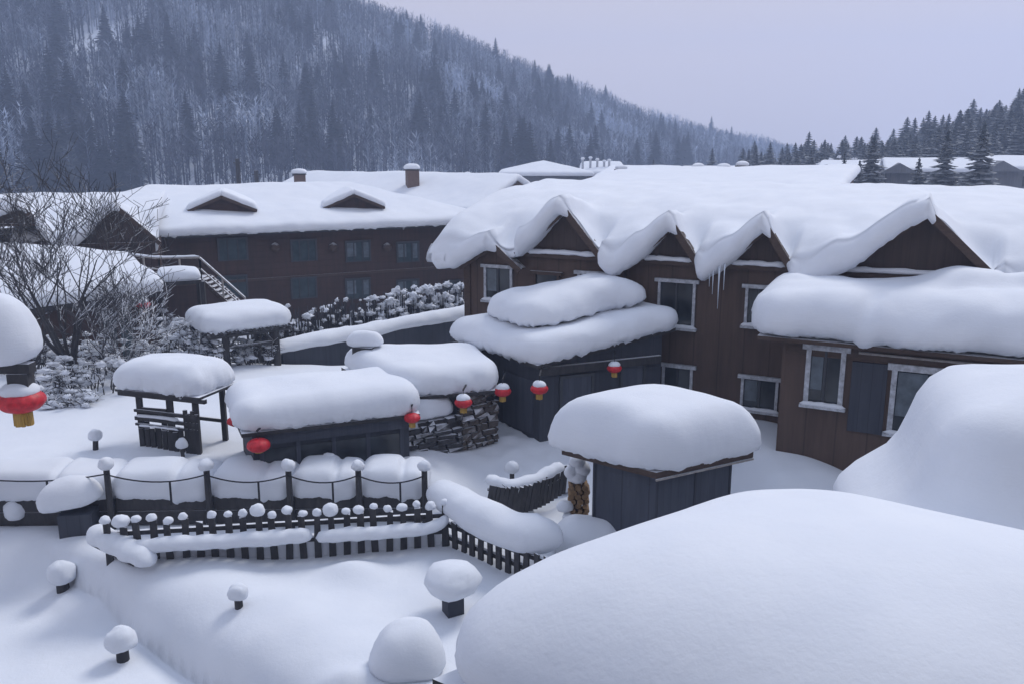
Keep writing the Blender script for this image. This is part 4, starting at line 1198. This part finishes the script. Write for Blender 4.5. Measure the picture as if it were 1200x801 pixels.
# ---- pavilion behind it
gA, gB_ = on(268, 446, .55), on(326, 437, .55)
pgz = Plane(gA, gB_)
gaz = thing('pavilion', 'open log pavilion with toothed eave under a long snow slab', 'pavilion', (gA + gB_) / 2)
gd = 2.4; zr_ = 2.65
for u, of in ((.0, 0), (pgz.L, 0), (.0, -gd), (pgz.L, -gd)):
    MB().tube([pgz.P(u, .1, of), pgz.P(u, zr_ - .1, of)], [.17, .15], 10).build('post', M['darkwood'], gaz)
for of in (.02, -gd):
    MB().tube([pgz.P(-.8, zr_ - .02, of), pgz.P(pgz.L + .7, zr_ - .02, of)], .13, 9).build('beam', M['darkwood'], gaz)
MB().tube([pgz.P(-.1, zr_ - .6, .0), pgz.P(pgz.L + .1, zr_ - .6, .0)], .08, 8).build('tie', M['darkwood'], gaz)
for k in range(11):
    u = -.7 + (pgz.L + 1.35) * k / 10
    MB().tube([pgz.P(u, zr_ + .17, .55), pgz.P(u, zr_ + .17, -gd - .5)], .075, 7).build('rafter', M['darkwood'], gaz)
for u, s_ in ((.0, 1), (pgz.L, -1)):
    MB().tube([pgz.P(u, zr_ - .75, 0), pgz.P(u + .55 * s_, zr_ - .1, 0)], .06, 7).build('brace', M['darkwood'], gaz)
for k in range(9):
    u = pgz.L * .55 + k * .12
    MB().tube([pgz.P(u, .3, -gd + .2), pgz.P(u + rn.uniform(-.1,.1), zr_ - .75 - rn.uniform(0,.5), -gd + .2)], .035, 5).build('lattice_stick', M['darkwood'], gaz)
pillow('roof_snow', gaz, [pgz.P(-1.05, zr_ + .24, .6), pgz.P(pgz.L + .85, zr_ + .24, .6), pgz.P(pgz.L + .85, zr_ + .24, -gd - .55), pgz.P(-1.05, zr_ + .24, -gd - .55)], .72, w=.6, lip=.38, crown=.2, amp=.08, sc=1.4, R=.8, jag=.14, seed=13, step=.09)

# ---- entrance gate whose near end shows at the left edge, with the big lantern
D_ = 22.0
gp = at(22, 425, D_)                                   # foot of the snow mushroom
gate = thing('gate_arm', 'dark timber gate arm at the left edge carrying a bulging snow mushroom', 'gate', (gp[0] - 2.4, D_, .9))
MB().bar((gp[0] - 2.4, D_, .3), (gp[0] - 2.4, D_, gp[2] + .1), .3, .3).build('post', M['darkwood'], gate)
MB().bar((gp[0] - 3.4, D_, gp[2] - .12), (gp[0] + .35, D_, gp[2] - .12), .34, .26).build('beam', M['darkwood'], gate)
hb_ = MB(); q = at(22, 442, D_)
hb_.box((gp[0] + .0, D_, (gp[2] - .25 + q[2] - .30) / 2), (.52, .42, gp[2] - .25 - q[2] + .30), 0.1); hb_.build('hanger_block', M['darkwood'], gate)
pillow('snow_cap', gate, [gp + np.array(k) for k in ((-2.4,-.75,-.02), (.42,-.75,-.02), (.42,.80,-.02), (-2.4,.80,-.02))], 1.62, w=.85, lip=.30, crown=.30, amp=.09, sc=1.1, R=.85, jag=.03, over=.12, seed=14, pw=.95, step=.1)
lc = at(25, 470, D_)
hang_lantern((lc[0], D_, q[2] - .28), 1.18, 'large flattened red lantern with gold tassel and snow on top at the left edge', .02, squash=.56, bracket=False)

# ---- bare trees and shrubs
def grow(mb, p, d, L, r, depth, rnd, bend=.25, kids=(2, 3), droop=0.0, minr=.008, twig=None):
    pts = [Vector(p)]; dirn = Vector(d).normalized(); rad = [r]
    n = 4
    for k in range(n):
        dirn = (dirn + Vector((rnd.uniform(-1,1), rnd.uniform(-1,1), rnd.uniform(-.6,1) * .7 - droop)) * bend * .55).normalized()
        pts.append(pts[-1] + dirn * (L / n)); rad.append(max(minr, r * (1 - .42 * (k + 1) / n)))
    mb.tube(pts, rad, 6 if r > .05 else 4 if r > .02 else 3, False)
    if depth <= 0: return
    for k in range(rnd.randint(*kids)):
        i = rnd.choice((2, 3, 4, 4)); q = pts[i]
        ax = Vector((rnd.uniform(-1,1), rnd.uniform(-1,1), rnd.uniform(-.15,.75))).normalized()
        nd = (dirn * .75 + ax * .8).normalized()
        grow(mb, q, nd, L * rnd.uniform(.62, .85), max(minr, rad[i] * rnd.uniform(.55, .75)), depth - 1, rnd, bend, kids, droop, minr)
rn = random.Random(31)
def bare_tree(name, label, base, stems, L, r, depth, seed, spread=.5, kids=(2,3), minr=.012, mat='bark'):
    rnd = random.Random(seed); b = np.asarray(base, float)
    o = thing(name, label, 'tree', b)
    tm = MB(); fork = Vector(b) + Vector((.1, 0, L * .35))
    tm.tube([Vector(b) - Vector((0,0,.3)), Vector(b) + Vector((.05,0,L*.2)), fork], [r * 1.8, r * 1.4, r * 1.25], 9); tm.build('trunk', M[mat], o, True)
    cm = MB()
    for k in range(stems):
        an = 6.283 * (k + rnd.uniform(-.3,.3)) / stems
        grow(cm, fork - Vector((0,0,.08)), (math.cos(an) * spread, math.sin(an) * spread, 1), L * rnd.uniform(.85, 1.15), r * rnd.uniform(.7, 1), depth, rnd, .26, kids, 0, minr)
    cm.build('branches', M[mat], o)
    return o
tb = on(84, 462, .6)
bare_tree('bare_tree', 'tall bare many-branched tree in front of the left roofs', tb, 8, 3.2, .11, 5, 12, .5, (2, 3), .012)
tb2 = on(38, 452, .6)
bare_tree('bare_tree', 'smaller bare tree at the left behind the gate arm', tb2, 5, 2.3, .075, 4, 19, .6, (3, 3), .012)
tb3 = on(142, 455, .6)
bare_tree('bare_tree', 'low spreading bare tree just left of the well house', tb3, 6, 1.7, .07, 4, 27, .8, (3, 4), .012, 'shrubtwig')
def shrub(label, px, py, z, w, h, seed, stems=26, clumps=14, group=None, upright=False, name='snowy_shrub', csz=(.10,.24)):
    rnd = random.Random(seed); p = on(px, py, z)
    o = thing(name, label, 'shrub', p, group)
    sm = MB(); tips = []
    for k in range(stems):
        a0 = rnd.uniform(0, 6.283); rr = w * math.sqrt(rnd.random()) * .5
        b0 = Vector((p[0] + rr * math.cos(a0), p[1] + rr * .6 * math.sin(a0), z - .15))
        if upright:
            t_ = b0 + Vector((rnd.uniform(-.12,.12), rnd.uniform(-.1,.1), h * rnd.uniform(.6, 1.1)))
            sm.tube([b0, (b0+t_)/2 + Vector((rnd.uniform(-.05,.05),0,0)), t_], [.035,.03,.018], 4, False)
        else:
            t_ = b0 + Vector((math.cos(a0) * w * .35 * rnd.random() + rnd.uniform(-.2,.2), math.sin(a0) * w * .25 * rnd.random(), h * rnd.uniform(.5, 1.1)))
            md = (b0 + t_) / 2 + Vector((rnd.uniform(-.15,.15), rnd.uniform(-.1,.1), .1))
            sm.tube([b0, md, t_], [.035,.025,.012], 4, False)
            for j in range(9):
                q = md.lerp(t_, rnd.random()); e_ = q + Vector((rnd.uniform(-.4,.4), rnd.uniform(-.3,.3), rnd.uniform(-.05,.35)))
                sm.tube([q, (q+e_)/2 + Vector((0,0,.05)), e_], [.018,.014,.010], 3, False); tips.append((q+e_)/2)
        tips.append(t_); tips.append((b0 + t_) / 2 + Vector((0,0,h*.1)))
    sm.build('stems', M['shrubtwig'], o)['kind'] = 'stuff'
    V = []; F_ = []
    base = ball_mesh(1); co = np.zeros(len(base.vertices) * 3, np.float32); base.vertices.foreach_get('co', co); co = co.reshape(-1, 3)
    fs = np.array([tuple(pp.vertices) for pp in base.polygons])
    for k in range(clumps):
        t_ = rnd.choice(tips); s_ = rnd.uniform(*csz)
        q = co * np.array((s_ * rnd.uniform(.9,2.4), s_ * rnd.uniform(.8,1.3), s_ * rnd.uniform(.6,1.0)))
        q = q * (1 + .8 * noise(co * 2.0 + k * 3.3 + seed))[:, None]
        F_.append(fs + sum(len(x) for x in V)); V.append(q + np.array(t_))
    link('snow', mesh_np('snow', np.concatenate(V), np.concatenate(F_), True), M['snow'], o)['kind'] = 'stuff'
    return o
for i, (px, py, w, h, lb) in enumerate([
    (60, 470, 2.2, 1.5, 'tangled snow-laden shrub at the foot of the tall bare tree'), (112, 462, 2.4, 1.6, 'snowy bush between the tall bare tree and the well house'),
    (150, 440, 2.4, 1.7, 'snow-clumped bush behind the well house on its left'), (200, 425, 2.6, 1.7, 'snow-clumped bush directly behind the well house roof'),
    (243, 432, 2.0, 1.6, 'twiggy frosted bush beside the left pavilion post'), (95, 430, 2.6, 1.7, 'frosted thicket behind the tall bare tree'), (28, 440, 2.4, 1.6, 'frosted thicket at the far left behind the gate arm'),
    (172, 400, 2.6, 1.5, 'far snowy bush by the dark low house wall'), (225, 398, 2.4, 1.4, 'far snowy bush left of the pavilion roof'), (298, 428, 1.8, 1.1, 'snowy bush inside the open pavilion'), (80, 480, 1.6, .8, 'low snowed-under bush in front of the tall bare tree trunk')]):
    shrub(lb, px, py, .95, w, h, 40 + i, 30, 70, csz=(.04,.13))
shrub('snow-dotted dark bush beside the shed snow at the porch hut', 655, 500, 1.0, .8, 1.0, 60, 22, 14, csz=(.06,.13))

# ---- terrace wall with its snow ledge, and the dry reed hedge above it
tA, tB = on(332, 418, .9), on(552, 374, .9)
pt_ = Plane(tA, tB)
ter = thing('terrace_wall', 'long dark terrace wall behind the huts with a thick snow ledge', 'wall', (tA + tB) / 2)
w_ = MB(); pt_.box(w_, 0, pt_.L + 1.5, -1.2, 1.15, -.8, 0); w_.build('wall', M['panel2'], ter)
roll('ledge_snow', ter, [pt_.P(u, 1.28 + .04 * math.sin(u), -.28) for u in np.linspace(-.5, pt_.L + 1.3, 9)], [.50,.56,.58,.60,.55,.60,.62,.55], .78, .08, 1.1, 3.0, 16, 10)
for k in range(13):
    q = pt_.P(.2 + (pt_.L + .3) * k / 12, .6, -2.2)
    n_ = ['leftmost', 'second', 'third', 'fourth', 'fifth', 'sixth', 'seventh', 'eighth', 'ninth', 'tenth', 'eleventh', 'twelfth', 'rightmost'][k]
    lb = '%s clump of dry reeds in the row above the terrace wall' % n_ if k in (0, 12) else '%s clump from the left in the dry reed row above the terrace wall' % n_
    rnd = random.Random(80 + k)
    o = thing('reed_clump', lb, 'reeds', q, 'dry reeds above the terrace wall')
    sm = MB(); tips = []
    for j in range(60):
        b0 = Vector((q[0] + rnd.uniform(-.65,.65), q[1] + rnd.uniform(-.5,.5), -1.2)); hgt = rnd.uniform(1.6, 3.1)
        t_ = b0 + Vector((rnd.uniform(-.15,.15), 0, hgt + .9)); sm.tube([b0, t_], [.04,.025], 4, False); tips.append(t_); tips.append(b0.lerp(t_, .82))
    sm.build('stems', M['shrubtwig'], o)['kind'] = 'stuff'
    co = np.array([v_.co for v_ in ball_mesh(2).vertices]); fs = np.array([tuple(pp.vertices) for pp in ball_mesh(2).polygons]); V = []; F_ = []
    for j in range(20 if k < 7 else 30):
        t_ = rnd.choice(tips); s_ = rnd.uniform(.06, .15) if k < 7 else rnd.uniform(.09, .24)
        V.append(co * (1 + .9 * noise(co * 1.9 + j * 2.2 + k))[:, None] * np.array((s_ * rnd.uniform(.8,1.6), s_, s_ * rnd.uniform(.6,1.2))) + np.array(t_)); F_.append(fs + j * len(co))
    link('snow', mesh_np('snow', np.concatenate(V), np.concatenate(F_), True), M['snow'], o)['kind'] = 'stuff'

# ================================================================== buildings on the left and far ones
zlb = 5.0
lA, lB = on(150, 281, zlb), on(572, 263, zlb)
pl_ = Plane(lA, lB)
long = thing('long_house', 'long dark log house across the valley with two snow-drowned dormers', 'building', pl_.P(pl_.L / 2, -2, -8))
w_ = MB(); pl_.box(w_, -6, pl_.L - .7, -2.2, zlb + .02, -15.5, 0); w_.build('wall', M['logs'], long)
ev = MB(); pl_.box(ev, -6.5, pl_.L, zlb + .022, zlb + .15, -16.5, .9); ev.build('eave', M['darkwood'], long)
C = [pl_.P(-6.5, zlb + .13, .95), pl_.P(pl_.L + .1, zlb + .13, .95), pl_.P(pl_.L + .1, zlb + .13, -16.6), pl_.P(-6.5, zlb + .13, -16.6)]
pillow('roof_snow', long, C, .62, w=.55, lip=.5, crown=.05, amp=.12, sc=2.5, R=.5, jag=.2, hip=.27, seed=15, step=.2, over=.1)
for zz in (zlb - 3.15,):
    bd = MB(); pl_.box(bd, -6, pl_.L - .72, zz - .09, zz + .09, .003, .06); bd.build('string_course', M['brown_trim'], long)
for (x0, x1) in ((340, 371), (404, 434), (464, 491), (519, 540), (254, 290)):
    for (y0, y1) in ((284, 305), (328, 358)):
        u0 = pl_.px(x0, y0)[0]; u1 = pl_.px(x1, y0)[0]; z1 = pl_.px((x0+x1)/2, y0 + .02 * (x0 - 420))[1]
        window(long, pl_, u0, u1, z1 - 1.45, z1, sill=False, mull=2, frame='darkframe', pane='teal', fw=.12, top=False, curtain=2 if x0 in (404, 464) else 0)
for x0 in (322, 390, 453, 512):
    u, z = pl_.px(x0, 290); c = pl_.P(u, z, .12)
    MB().lathe([(.05,-.35),(.28,-.2),(.36,0),(.28,.2),(.05,.35)], c, 12).build('wall_lamp', M['brown_trim'], long, True)
def dormer(bld, apex_px, apex_y, D, w, d, h, snow=.55, seed=1, mat='logs', kk=.55):
    """small gabled dormer sunk in roof snow"""
    a = at(apex_px, apex_y, D); z1 = a[2]
    f = [np.array((a[0] - w/2, D, z1 - h)), np.array((a[0] + w/2, D + w * .3, z1 - h)), np.array((a[0] + w/2 + .2, D + w*.3, z1 - kk)), np.array((a[0], D + w*.15, z1)), np.array((a[0] - w/2 - .2, D, z1 - kk))]
    off = np.array((-.3, 1, 0)) * d
    mb = MB(); mb.add(f + [q + off for q in f], [(0,1,2,3,4), (9,8,7,6,5), (0,5,6,1), (1,6,7,2), (4,3,8,9), (3,2,7,8), (0,4,9,5)])
    o = mb.build('dormer', M[mat], bld)
    e = np.array((0, -.35, .06))
    for p_, q_ in ((f[4], f[3]), (f[3], f[2])):
        s0, s1 = p_ + e, q_ + e
        Cc = [s0, s1, s1 + off * 1.1, s0 + off * 1.1]
        pillow('dormer_snow', o, Cc, snow, w=.3, lip=.3, crown=.05, amp=.06, sc=.9, R=.35, jag=.03, seed=seed, over=.12, step=.2)
        MB().bar(s0 - (0,0,.08), s1 - (0,0,.08), .12, .2).build('bargeboard', M['brown_trim'], o)
    return o
dormer(long, 258, 231, 59.2, 3.9, 4.5, 1.6, .42, 3, kk=.95)
dormer(long, 414, 229, 63.4, 3.9, 4.5, 1.6, .42, 4, kk=.95)

# left wing with two wavy gables
wA, wB = at(-40, 287, 50.0), at(190, 281, 53.0)
pw_ = Plane(wA, wB); zw = float(at(75, 284, 51.5)[2])
wing = thing('left_wing', 'dark house at far left with wavy snow over two gables behind the bare tree', 'building', pw_.P(pw_.L * .5, -2, -5))
w_ = MB(); pw_.box(w_, -6, pw_.L - .3, -2.2, zw, -12, 0); w_.build('wall', M['logs'], wing)
def gabw(pa, pc, pb2, ya):
    return [pw_.px(pa, 284, .3)[0], pw_.px(pc, ya, .5)[0], pw_.px(pb2, 284, .3)[0], pw_.px(pc, ya, .5)[1], zw]
W1 = gabw(-30, 26, 44, 244); W2 = gabw(88, 136, 184, 243)
W1[4] = pw_.px(30, 262, .3)[1]; W2[4] = zw - .1
for g in (W1, W2): gable_front(wing, pw_, g, 'gable', 'brown_trim', ledge=False)
wavy_roof('roof_snow', wing, pw_, -6, W2[2] - .1, zw, .26, 7.5, [W1, W2], th=.75, ov=1.0, seed=6.0, ds=.2, endw=.08)
for k in range(7):
    u = .4 + k * 1.25; bw = MB(); pw_.box(bw, u, u + .9, zw - 2.4, zw - .6, .003, .06); bw.build('shutter', M['greywall' if k % 3 else 'panel'], wing)
bal = MB(); pw_.box(bal, -3, pw_.L - .4, zw - 3.1, zw - 2.9, .003, .9); bal.build('balcony', M['brown_trim'], wing)

# low lean-to roof under it
CL = [at(-40, 372, 40.0), at(192, 341, 42.5), at(150, 306, 48.5), at(-40, 292, 47.5)]
lean = thing('lean_to', 'long low lean-to roof of snow below the left house behind the bare tree', 'building', (*(sum(CL) / 4)[:2], -.5))
sl = MB(); slab(sl, CL, .25); sl.build('roof', M['darkwood'], lean)
cN = sum(CL) / 4; I_ = [cN + (c - cN) * .88 - (0, 0, .3) for c in CL]
w_ = MB(); w_.hexa([(q[0], q[1], -1.5) for q in I_], I_); w_.build('wall', M['logs'], lean)
pillow('roof_snow', lean, CL, .62, w=.5, lip=.4, crown=.05, amp=.12, sc=1.8, R=.6, jag=.08, seed=16, over=.15, step=.2)
pL = Plane(I_[0], I_[1])
for q0, mt in ((.70, 'teal'), (.80, 'teal'), (.90, 'brown_trim')):
    dw = MB(); pL.box(dw, pL.L*q0, pL.L*(q0+.075), -.4, I_[1][2] - .7, .003, .05); dw.build('door', M[mt], lean)
lantern_at(168, 357, 40.6, .62, 'distant red lantern under the lean-to eave at left')
# canopy piece with snow and the outside stair with its rails
st = thing('outside_stair', 'outside stair with pale rails between the left house and the long house', 'stairs', at(240, 345, 47.0))
D_ = 46.5
pth = [at(150, 299, D_ + 1), at(186, 303, D_), at(234, 302, D_), at(287, 349, D_ - 1.0)]
for a_, b_ in zip(pth[:-1], pth[1:]):
    MB().bar(a_, b_, .09, .09).build('handrail', M['rail'], st)
    MB().bar(a_ - (0,0,.62), b_ - (0,0,.62), .07, .07).build('rail', M['rail'], st)
for t_ in (0, .5, 1):
    for a_, b_ in zip(pth[:-1], pth[1:]):
        q = a_ + (b_ - a_) * t_
        MB().bar(q + (0,0,.02), q - (0,0,1.25), .08, .08).build('baluster', M['rail'], st)
lowp = [p - (0, 0, 1.25) for p in pth]
for a_, b_ in zip(lowp[:-1], lowp[1:]):
    MB().bar(a_, b_, .12, .26).build('stringer', M['brown_trim'], st)
    MB().bar(a_ + (.05,1.3,0), b_ + (.05,1.3,0), .12, .26).build('stringer', M['brown_trim'], st)
for k in range(11):
    q = lowp[2] + (lowp[3] - lowp[2]) * (k + .5) / 11
    MB().box((q[0], q[1] + .65, q[2] + .10), (.34, 1.4, .06)).build('tread', M['brown_trim'], st)
MB().hexa([lowp[0] + (0,.06,-.05), lowp[2] + (0,.06,-.05), lowp[2] + (0,1.3,-.05), lowp[0] + (0,1.3,-.05)], [lowp[0] + (0,.06,.1), lowp[2] + (0,.06,.1), lowp[2] + (0,1.3,.1), lowp[0] + (0,1.3,.1)]).build('landing', M['brown_trim'], st)
for q in (lowp[0], lowp[1], lowp[2]):
    MB().bar(q, (q[0], q[1], -1.6), .18, .18).build('post', M['darkwood'], st)
roll('rail_snow', st, [p + np.array((0, 0, .08)) for p in pth[:3]], .09, .8, .03, .5, 3.0, 8, 8)
can = thing('stair_canopy', 'small porch roof with a thin snow pad below the outside stair', 'canopy', at(212, 345, 44.5))
Cc = [at(185, 331, 44), at(236, 328, 44.2), at(232, 320, 45.4), at(184, 322, 45.2)]
sl = MB(); slab(sl, Cc, .2); sl.build('roof', M['darkwood'], can)
for c in Cc[:2]: MB().bar(c + (0,.2,-.1), (c[0], c[1] + .2, -1.4), .16, .16).build('post', M['darkwood'], can)
for c in Cc[2:]: MB().bar(c + (0,-.1,-.1), (c[0], c[1] - .1, -1.4), .16, .16).build('post', M['darkwood'], can)
pillow('snow', can, Cc, .40, w=.25, lip=.4, amp=.05, sc=.9, R=.3, jag=.03, seed=2, step=.12)

# ---- roofs behind: second long house with a tan gable end
h2 = thing('far_long_house', 'snow-roofed house behind the long log house with a tan gable end', 'building', (-6, 86, -2))
e2A, e2B = at(300, 250, 88.0), at(562, 255, 76.0)
e2B[2] = e2A[2] = 5.0
p2_ = Plane(e2A, e2B); dd = 15.0
w_ = MB(); p2_.box(w_, .4, p2_.L - .6, -2.2, 5.0, -dd, 0); w_.build('wall', M['logs'], h2)
rz_ = 2.7
gmb = MB(); P = [p2_.P(p2_.L - .62, 5.0, .0), p2_.P(p2_.L - .62, 5.0, -dd), p2_.P(p2_.L - .62, 5.0 + rz_, -dd/2)]; Q = [p - np.array((*p2_.e, 0)) * .5 for p in P]
gmb.add(P + Q, [(0,1,2), (5,4,3), (0,3,4,1), (1,4,5,2), (2,5,3,0)]); gmb.build('gable', M['tanwall'], h2)
for k, (a_, b_) in enumerate(((0, 2), (1, 2))):
    MB().bar(P[a_] + np.array((*p2_.e, 0)) * .55 - (0,0,.05), P[b_] + np.array((*p2_.e, 0)) * .55 - (0,0,.02), .12, .3).build('bargeboard', M['brown_trim'], h2)
C = [p2_.P(-.2, 5.02, .7), p2_.P(p2_.L + .2, 5.02, .7), p2_.P(p2_.L + .2, 5.02, -dd - .7), p2_.P(-.2, 5.02, -dd - .7)]
pillow('roof_snow', h2, C, .7, w=.5, lip=.45, crown=.02, amp=.12, sc=2.5, R=.4, jag=.06, gable=rz_/(dd/2), seed=18, step=.35)
def chimney(label, px, py, D, w, h, z0=None, name='chimney', mat='brick'):
    p = at(px, py, D)                                       # top of the brickwork
    o = thing(name, label, 'chimney', (p[0], D, p[2] - h))
    MB().box((p[0], D, p[2] - h/2), (w, w, h), .3).build('stack', M[mat], o)
    MB().box((p[0], D, p[2] + .06), (w * 1.15, w * 1.15, .12), .3).build('cap', M['darkwood'], o)
    q = w * .66
    pillow('snow_cap', o, [(p[0]-q, D-q, p[2]+.12), (p[0]+q, D-q, p[2]+.12), (p[0]+q, D+q, p[2]+.12), (p[0]-q, D+q, p[2]+.12)], w * .34, w=w*.3, lip=.4, amp=w*.05, sc=w, R=w*.35, jag=.02, step=w*.16, seed=px)
    return o
chimney('square brick chimney with tilted snow cap on the far ridge', 483, 200, 84, 1.15, 1.8)
chimney('low chimney at the left end of the far snowy ridge', 351, 205, 88, 1.1, 1.8)
# utility poles
for px, y1, D, lb in ((278, 186, 105, 'taller bare pole rising behind the long house roof'), (300, 200, 110, 'shorter bare pole right of the taller one behind the roof')):
    p = at(px, y1, D); o = thing('utility_pole', lb, 'pole', (p[0], D, -2.2)); MB().tube([(p[0], D, -2.4), p], [.32, .26], 8).build('shaft', M['darkwood'], o)
    MB().bar(p + (-.5, 0, -.5), p + (.5, 0, -.5), .1, .1).build('crossarm', M['darkwood'], o)

# hall with a grey wall under a hipped snow roof
hA, hB = at(588, 222, 140.0), at(692, 222, 140.0); zt = float(at(588, 207, 140)[2])
ph = Plane(hA, hB)
hall = thing('grey_hall', 'wide grey-walled hall with hipped snow roof in the distance', 'building', (*ph.P(7, 0, -9)[:2], -2))
w_ = MB(); ph.box(w_, .6, ph.L - .6, -2.2, zt, -20, 0); w_.build('wall', M['greywall'], hall)
C = [ph.P(-.6, zt, .9), ph.P(ph.L + .6, zt, .9), ph.P(ph.L + .6, zt, -21), ph.P(-.6, zt, -21)]
pillow('roof_snow', hall, C, .7, w=.6, lip=.4, crown=.02, amp=.1, sc=3, R=.6, jag=.04, hip=.22, seed=19, step=.6)
an_ = MB(); ph.box(an_, ph.L - 4.6, ph.L - .8, -2.2, zt - 1.4, .002, 1.5); an_.build('porch', M['darkwood'], hall)

# broad roofs behind the lodge
def far_roof(name, label, C, T, zb_, mat='logs', **kw):
    C = [np.asarray(c, float) for c in C]; c0 = sum(C) / 4
    o = thing(name, label, 'building', (c0[0], c0[1], zb_))
    I_ = [c0 + (c - c0) * .95 for c in C]
    w_ = MB(); w_.hexa([(q[0], q[1], zb_) for q in I_], I_); w_.build('wall', M[mat], o)
    pillow('roof_snow', o, C, T, **{**dict(w=.6, lip=.4, crown=.1, amp=.12, sc=3, R=.8, jag=.05, step=.5), **kw})
    return o
far_roof('snowed_house', 'broad snow roof just behind the lodge ridge', [at(640, 236, 56), at(985, 232, 50), at(1010, 203, 62), at(720, 207, 78)], .7, -1, seed=21)
far_roof('snowed_house', 'flat snowy roof in the valley left of the broad one', [at(690, 214, 100), at(800, 212, 96), at(800, 199, 130), at(715, 198, 130)], .6, -2, seed=22)
far_roof('snowed_house', 'farthest long snow roof below the hill foot', [at(780, 204, 120), at(960, 206, 112), at(960, 200, 150), at(800, 198, 150)], .6, -2, seed=23)
rn = random.Random(8)
for i, (px, py, D, w, lb) in enumerate([(728, 200, 84, .9, 'left brick vent with snow on the far flat roofs'), (742, 205, 80, .7, 'small vent in the middle of the far flat roofs'), (848, 199, 72, .8, 'snow capped vent on the broad roof crest'), (818, 199, 74, .8, 'snow capped vent left of another on the broad roof crest'),
                                      (870, 196, 76, .8, 'snow capped chimney where the wood begins'), (766, 203, 88, .6, 'tiny vent on the far roof edge near the hall'), (609, 219, 118, 1.1, 'vent before the grey hall wall, leftmost of three'), (630, 224, 112, 1.0, 'vent before the grey hall wall, middle of three'), (670, 224, 108, 1.0, 'vent before the grey hall wall, rightmost of three'),
                                      (568, 210, 110, .8, 'small far vent left of the grey hall'), (548, 206, 118, .7, 'tiny far vent well left of the grey hall')]):
    chimney(lb, px, py, D, w, 2.2 if D < 100 else 4.0, name='roof_vent', mat='greywall')
# small tower group near the hall
for i, (px, y1) in enumerate([(683, 186), (692, 185), (700, 187), (708, 189), (714, 188)]):
    p = at(px, y1, 160); o = thing('flagpole', '%s of the short frosted poles above the far flat roofs' % ['leftmost', 'second from left', 'middle', 'second from right', 'rightmost'][i], 'pole', (p[0], 160, 2))
    MB().tube([(p[0], 160, 2), p], [.3, .22], 6).build('shaft', M['frame'], o); MB().lathe([(.25,-.2),(.4,0),(.2,.25)], p, 8).build('cap', M['snow'], o)
far_roof('snowed_house', 'small far house at the hill foot right of the frosted poles', [at(676, 207, 158), at(734, 205, 156), at(724, 194, 172), at(684, 194, 172)], .8, -2, seed=25, gable=.1)
# houses at the far right under the wood
for i, (x0, x1, y, D, lb, sd_) in enumerate([(1040, 1150, 202, 128, 'far right house with a long snow roof below the conifer wood', 31), (1158, 1300, 200, 122, 'far right house cut by the picture edge with a front gable', 32), (960, 1032, 203, 140, 'far low house half hidden by bushes left of the right-hand houses', 33)]):
    A, B = at(x0, y, D), at(x1, y - 1, D - 4); B[2] = A[2]
    q = Plane(A, B); zz = float(A[2])
    o = thing('village_house', lb, 'house', q.P(q.L/2, -2, -5))
    w_ = MB(); q.box(w_, .5, q.L - .5, -2.2, zz, -11, 0); w_.build('wall', M['greywall'], o)
    C = [q.P(-.5, zz, .9), q.P(q.L + .5, zz, .9), q.P(q.L + .5, zz, -12), q.P(-.5, zz, -12)]
    pillow('roof_snow', o, C, .6, w=.5, lip=.4, crown=.02, amp=.1, sc=3, R=.4, jag=.04, gable=.24, seed=sd_, step=.5)
    g = MB(); c_ = q.L * (.12 if i == 0 else .10); P = [q.P(c_ - 2.6, zz - .1, 1.4), q.P(c_ + 2.6, zz - .1, 1.4), q.P(c_, zz + 1.35, 1.4)]; Q = [p + np.array((*(-q.n), 0)) * 4 for p in P]
    g.add(P + Q, [(0,1,2), (5,4,3), (0,3,4,1), (1,4,5,2), (2,5,3,0)]); gg = g.build('gable', M['greywall'], o)
    for k in range(4):
        u = q.L * (.3 + .17 * k); w_ = MB(); q.box(w_, u, u + 1.6, zz - 2.2, zz - .8, .003, .05); w_.build('window', M['glass'], o)
for i in range(7):
    shrub('%s frosted bush in the row beside the far right houses' % ['leftmost', 'second', 'third', 'fourth', 'fifth', 'sixth', 'rightmost'][i], 968 + i * 11, 206, float(at(968, 206, 104)[2]) - 1.2, 2.6, 3.0, 90 + i, 16, 10, group='bushes by the far right houses', csz=(.15,.4))

HAZE = .00095
# ================================================================== the air
hz = MB().hexa([(-1150, -90, -7), (1150, -90, -7), (1150, 1300, -7), (-1150, 1300, -7)], [(-1150, -90, 175), (1150, -90, 175), (1150, 1300, 175), (-1150, 1300, 175)])
m = bpy.data.materials.new('winter_haze'); m.use_nodes = True; nt = m.node_tree
for n_ in list(nt.nodes):
    if n_.type == 'BSDF_PRINCIPLED': nt.nodes.remove(n_)
pv = nt.nodes.new('ShaderNodeVolumePrincipled')
pv.inputs['Color'].default_value = (.58, .71, 1.0, 1)
pv.inputs['Density'].default_value = HAZE
pv.inputs['Anisotropy'].default_value = 0.2
nt.links.new(pv.outputs[0], [n_ for n_ in nt.nodes if n_.type == 'OUTPUT_MATERIAL'][0].inputs['Volume'])
o = hz.build('haze', m); o['kind'] = 'stuff'
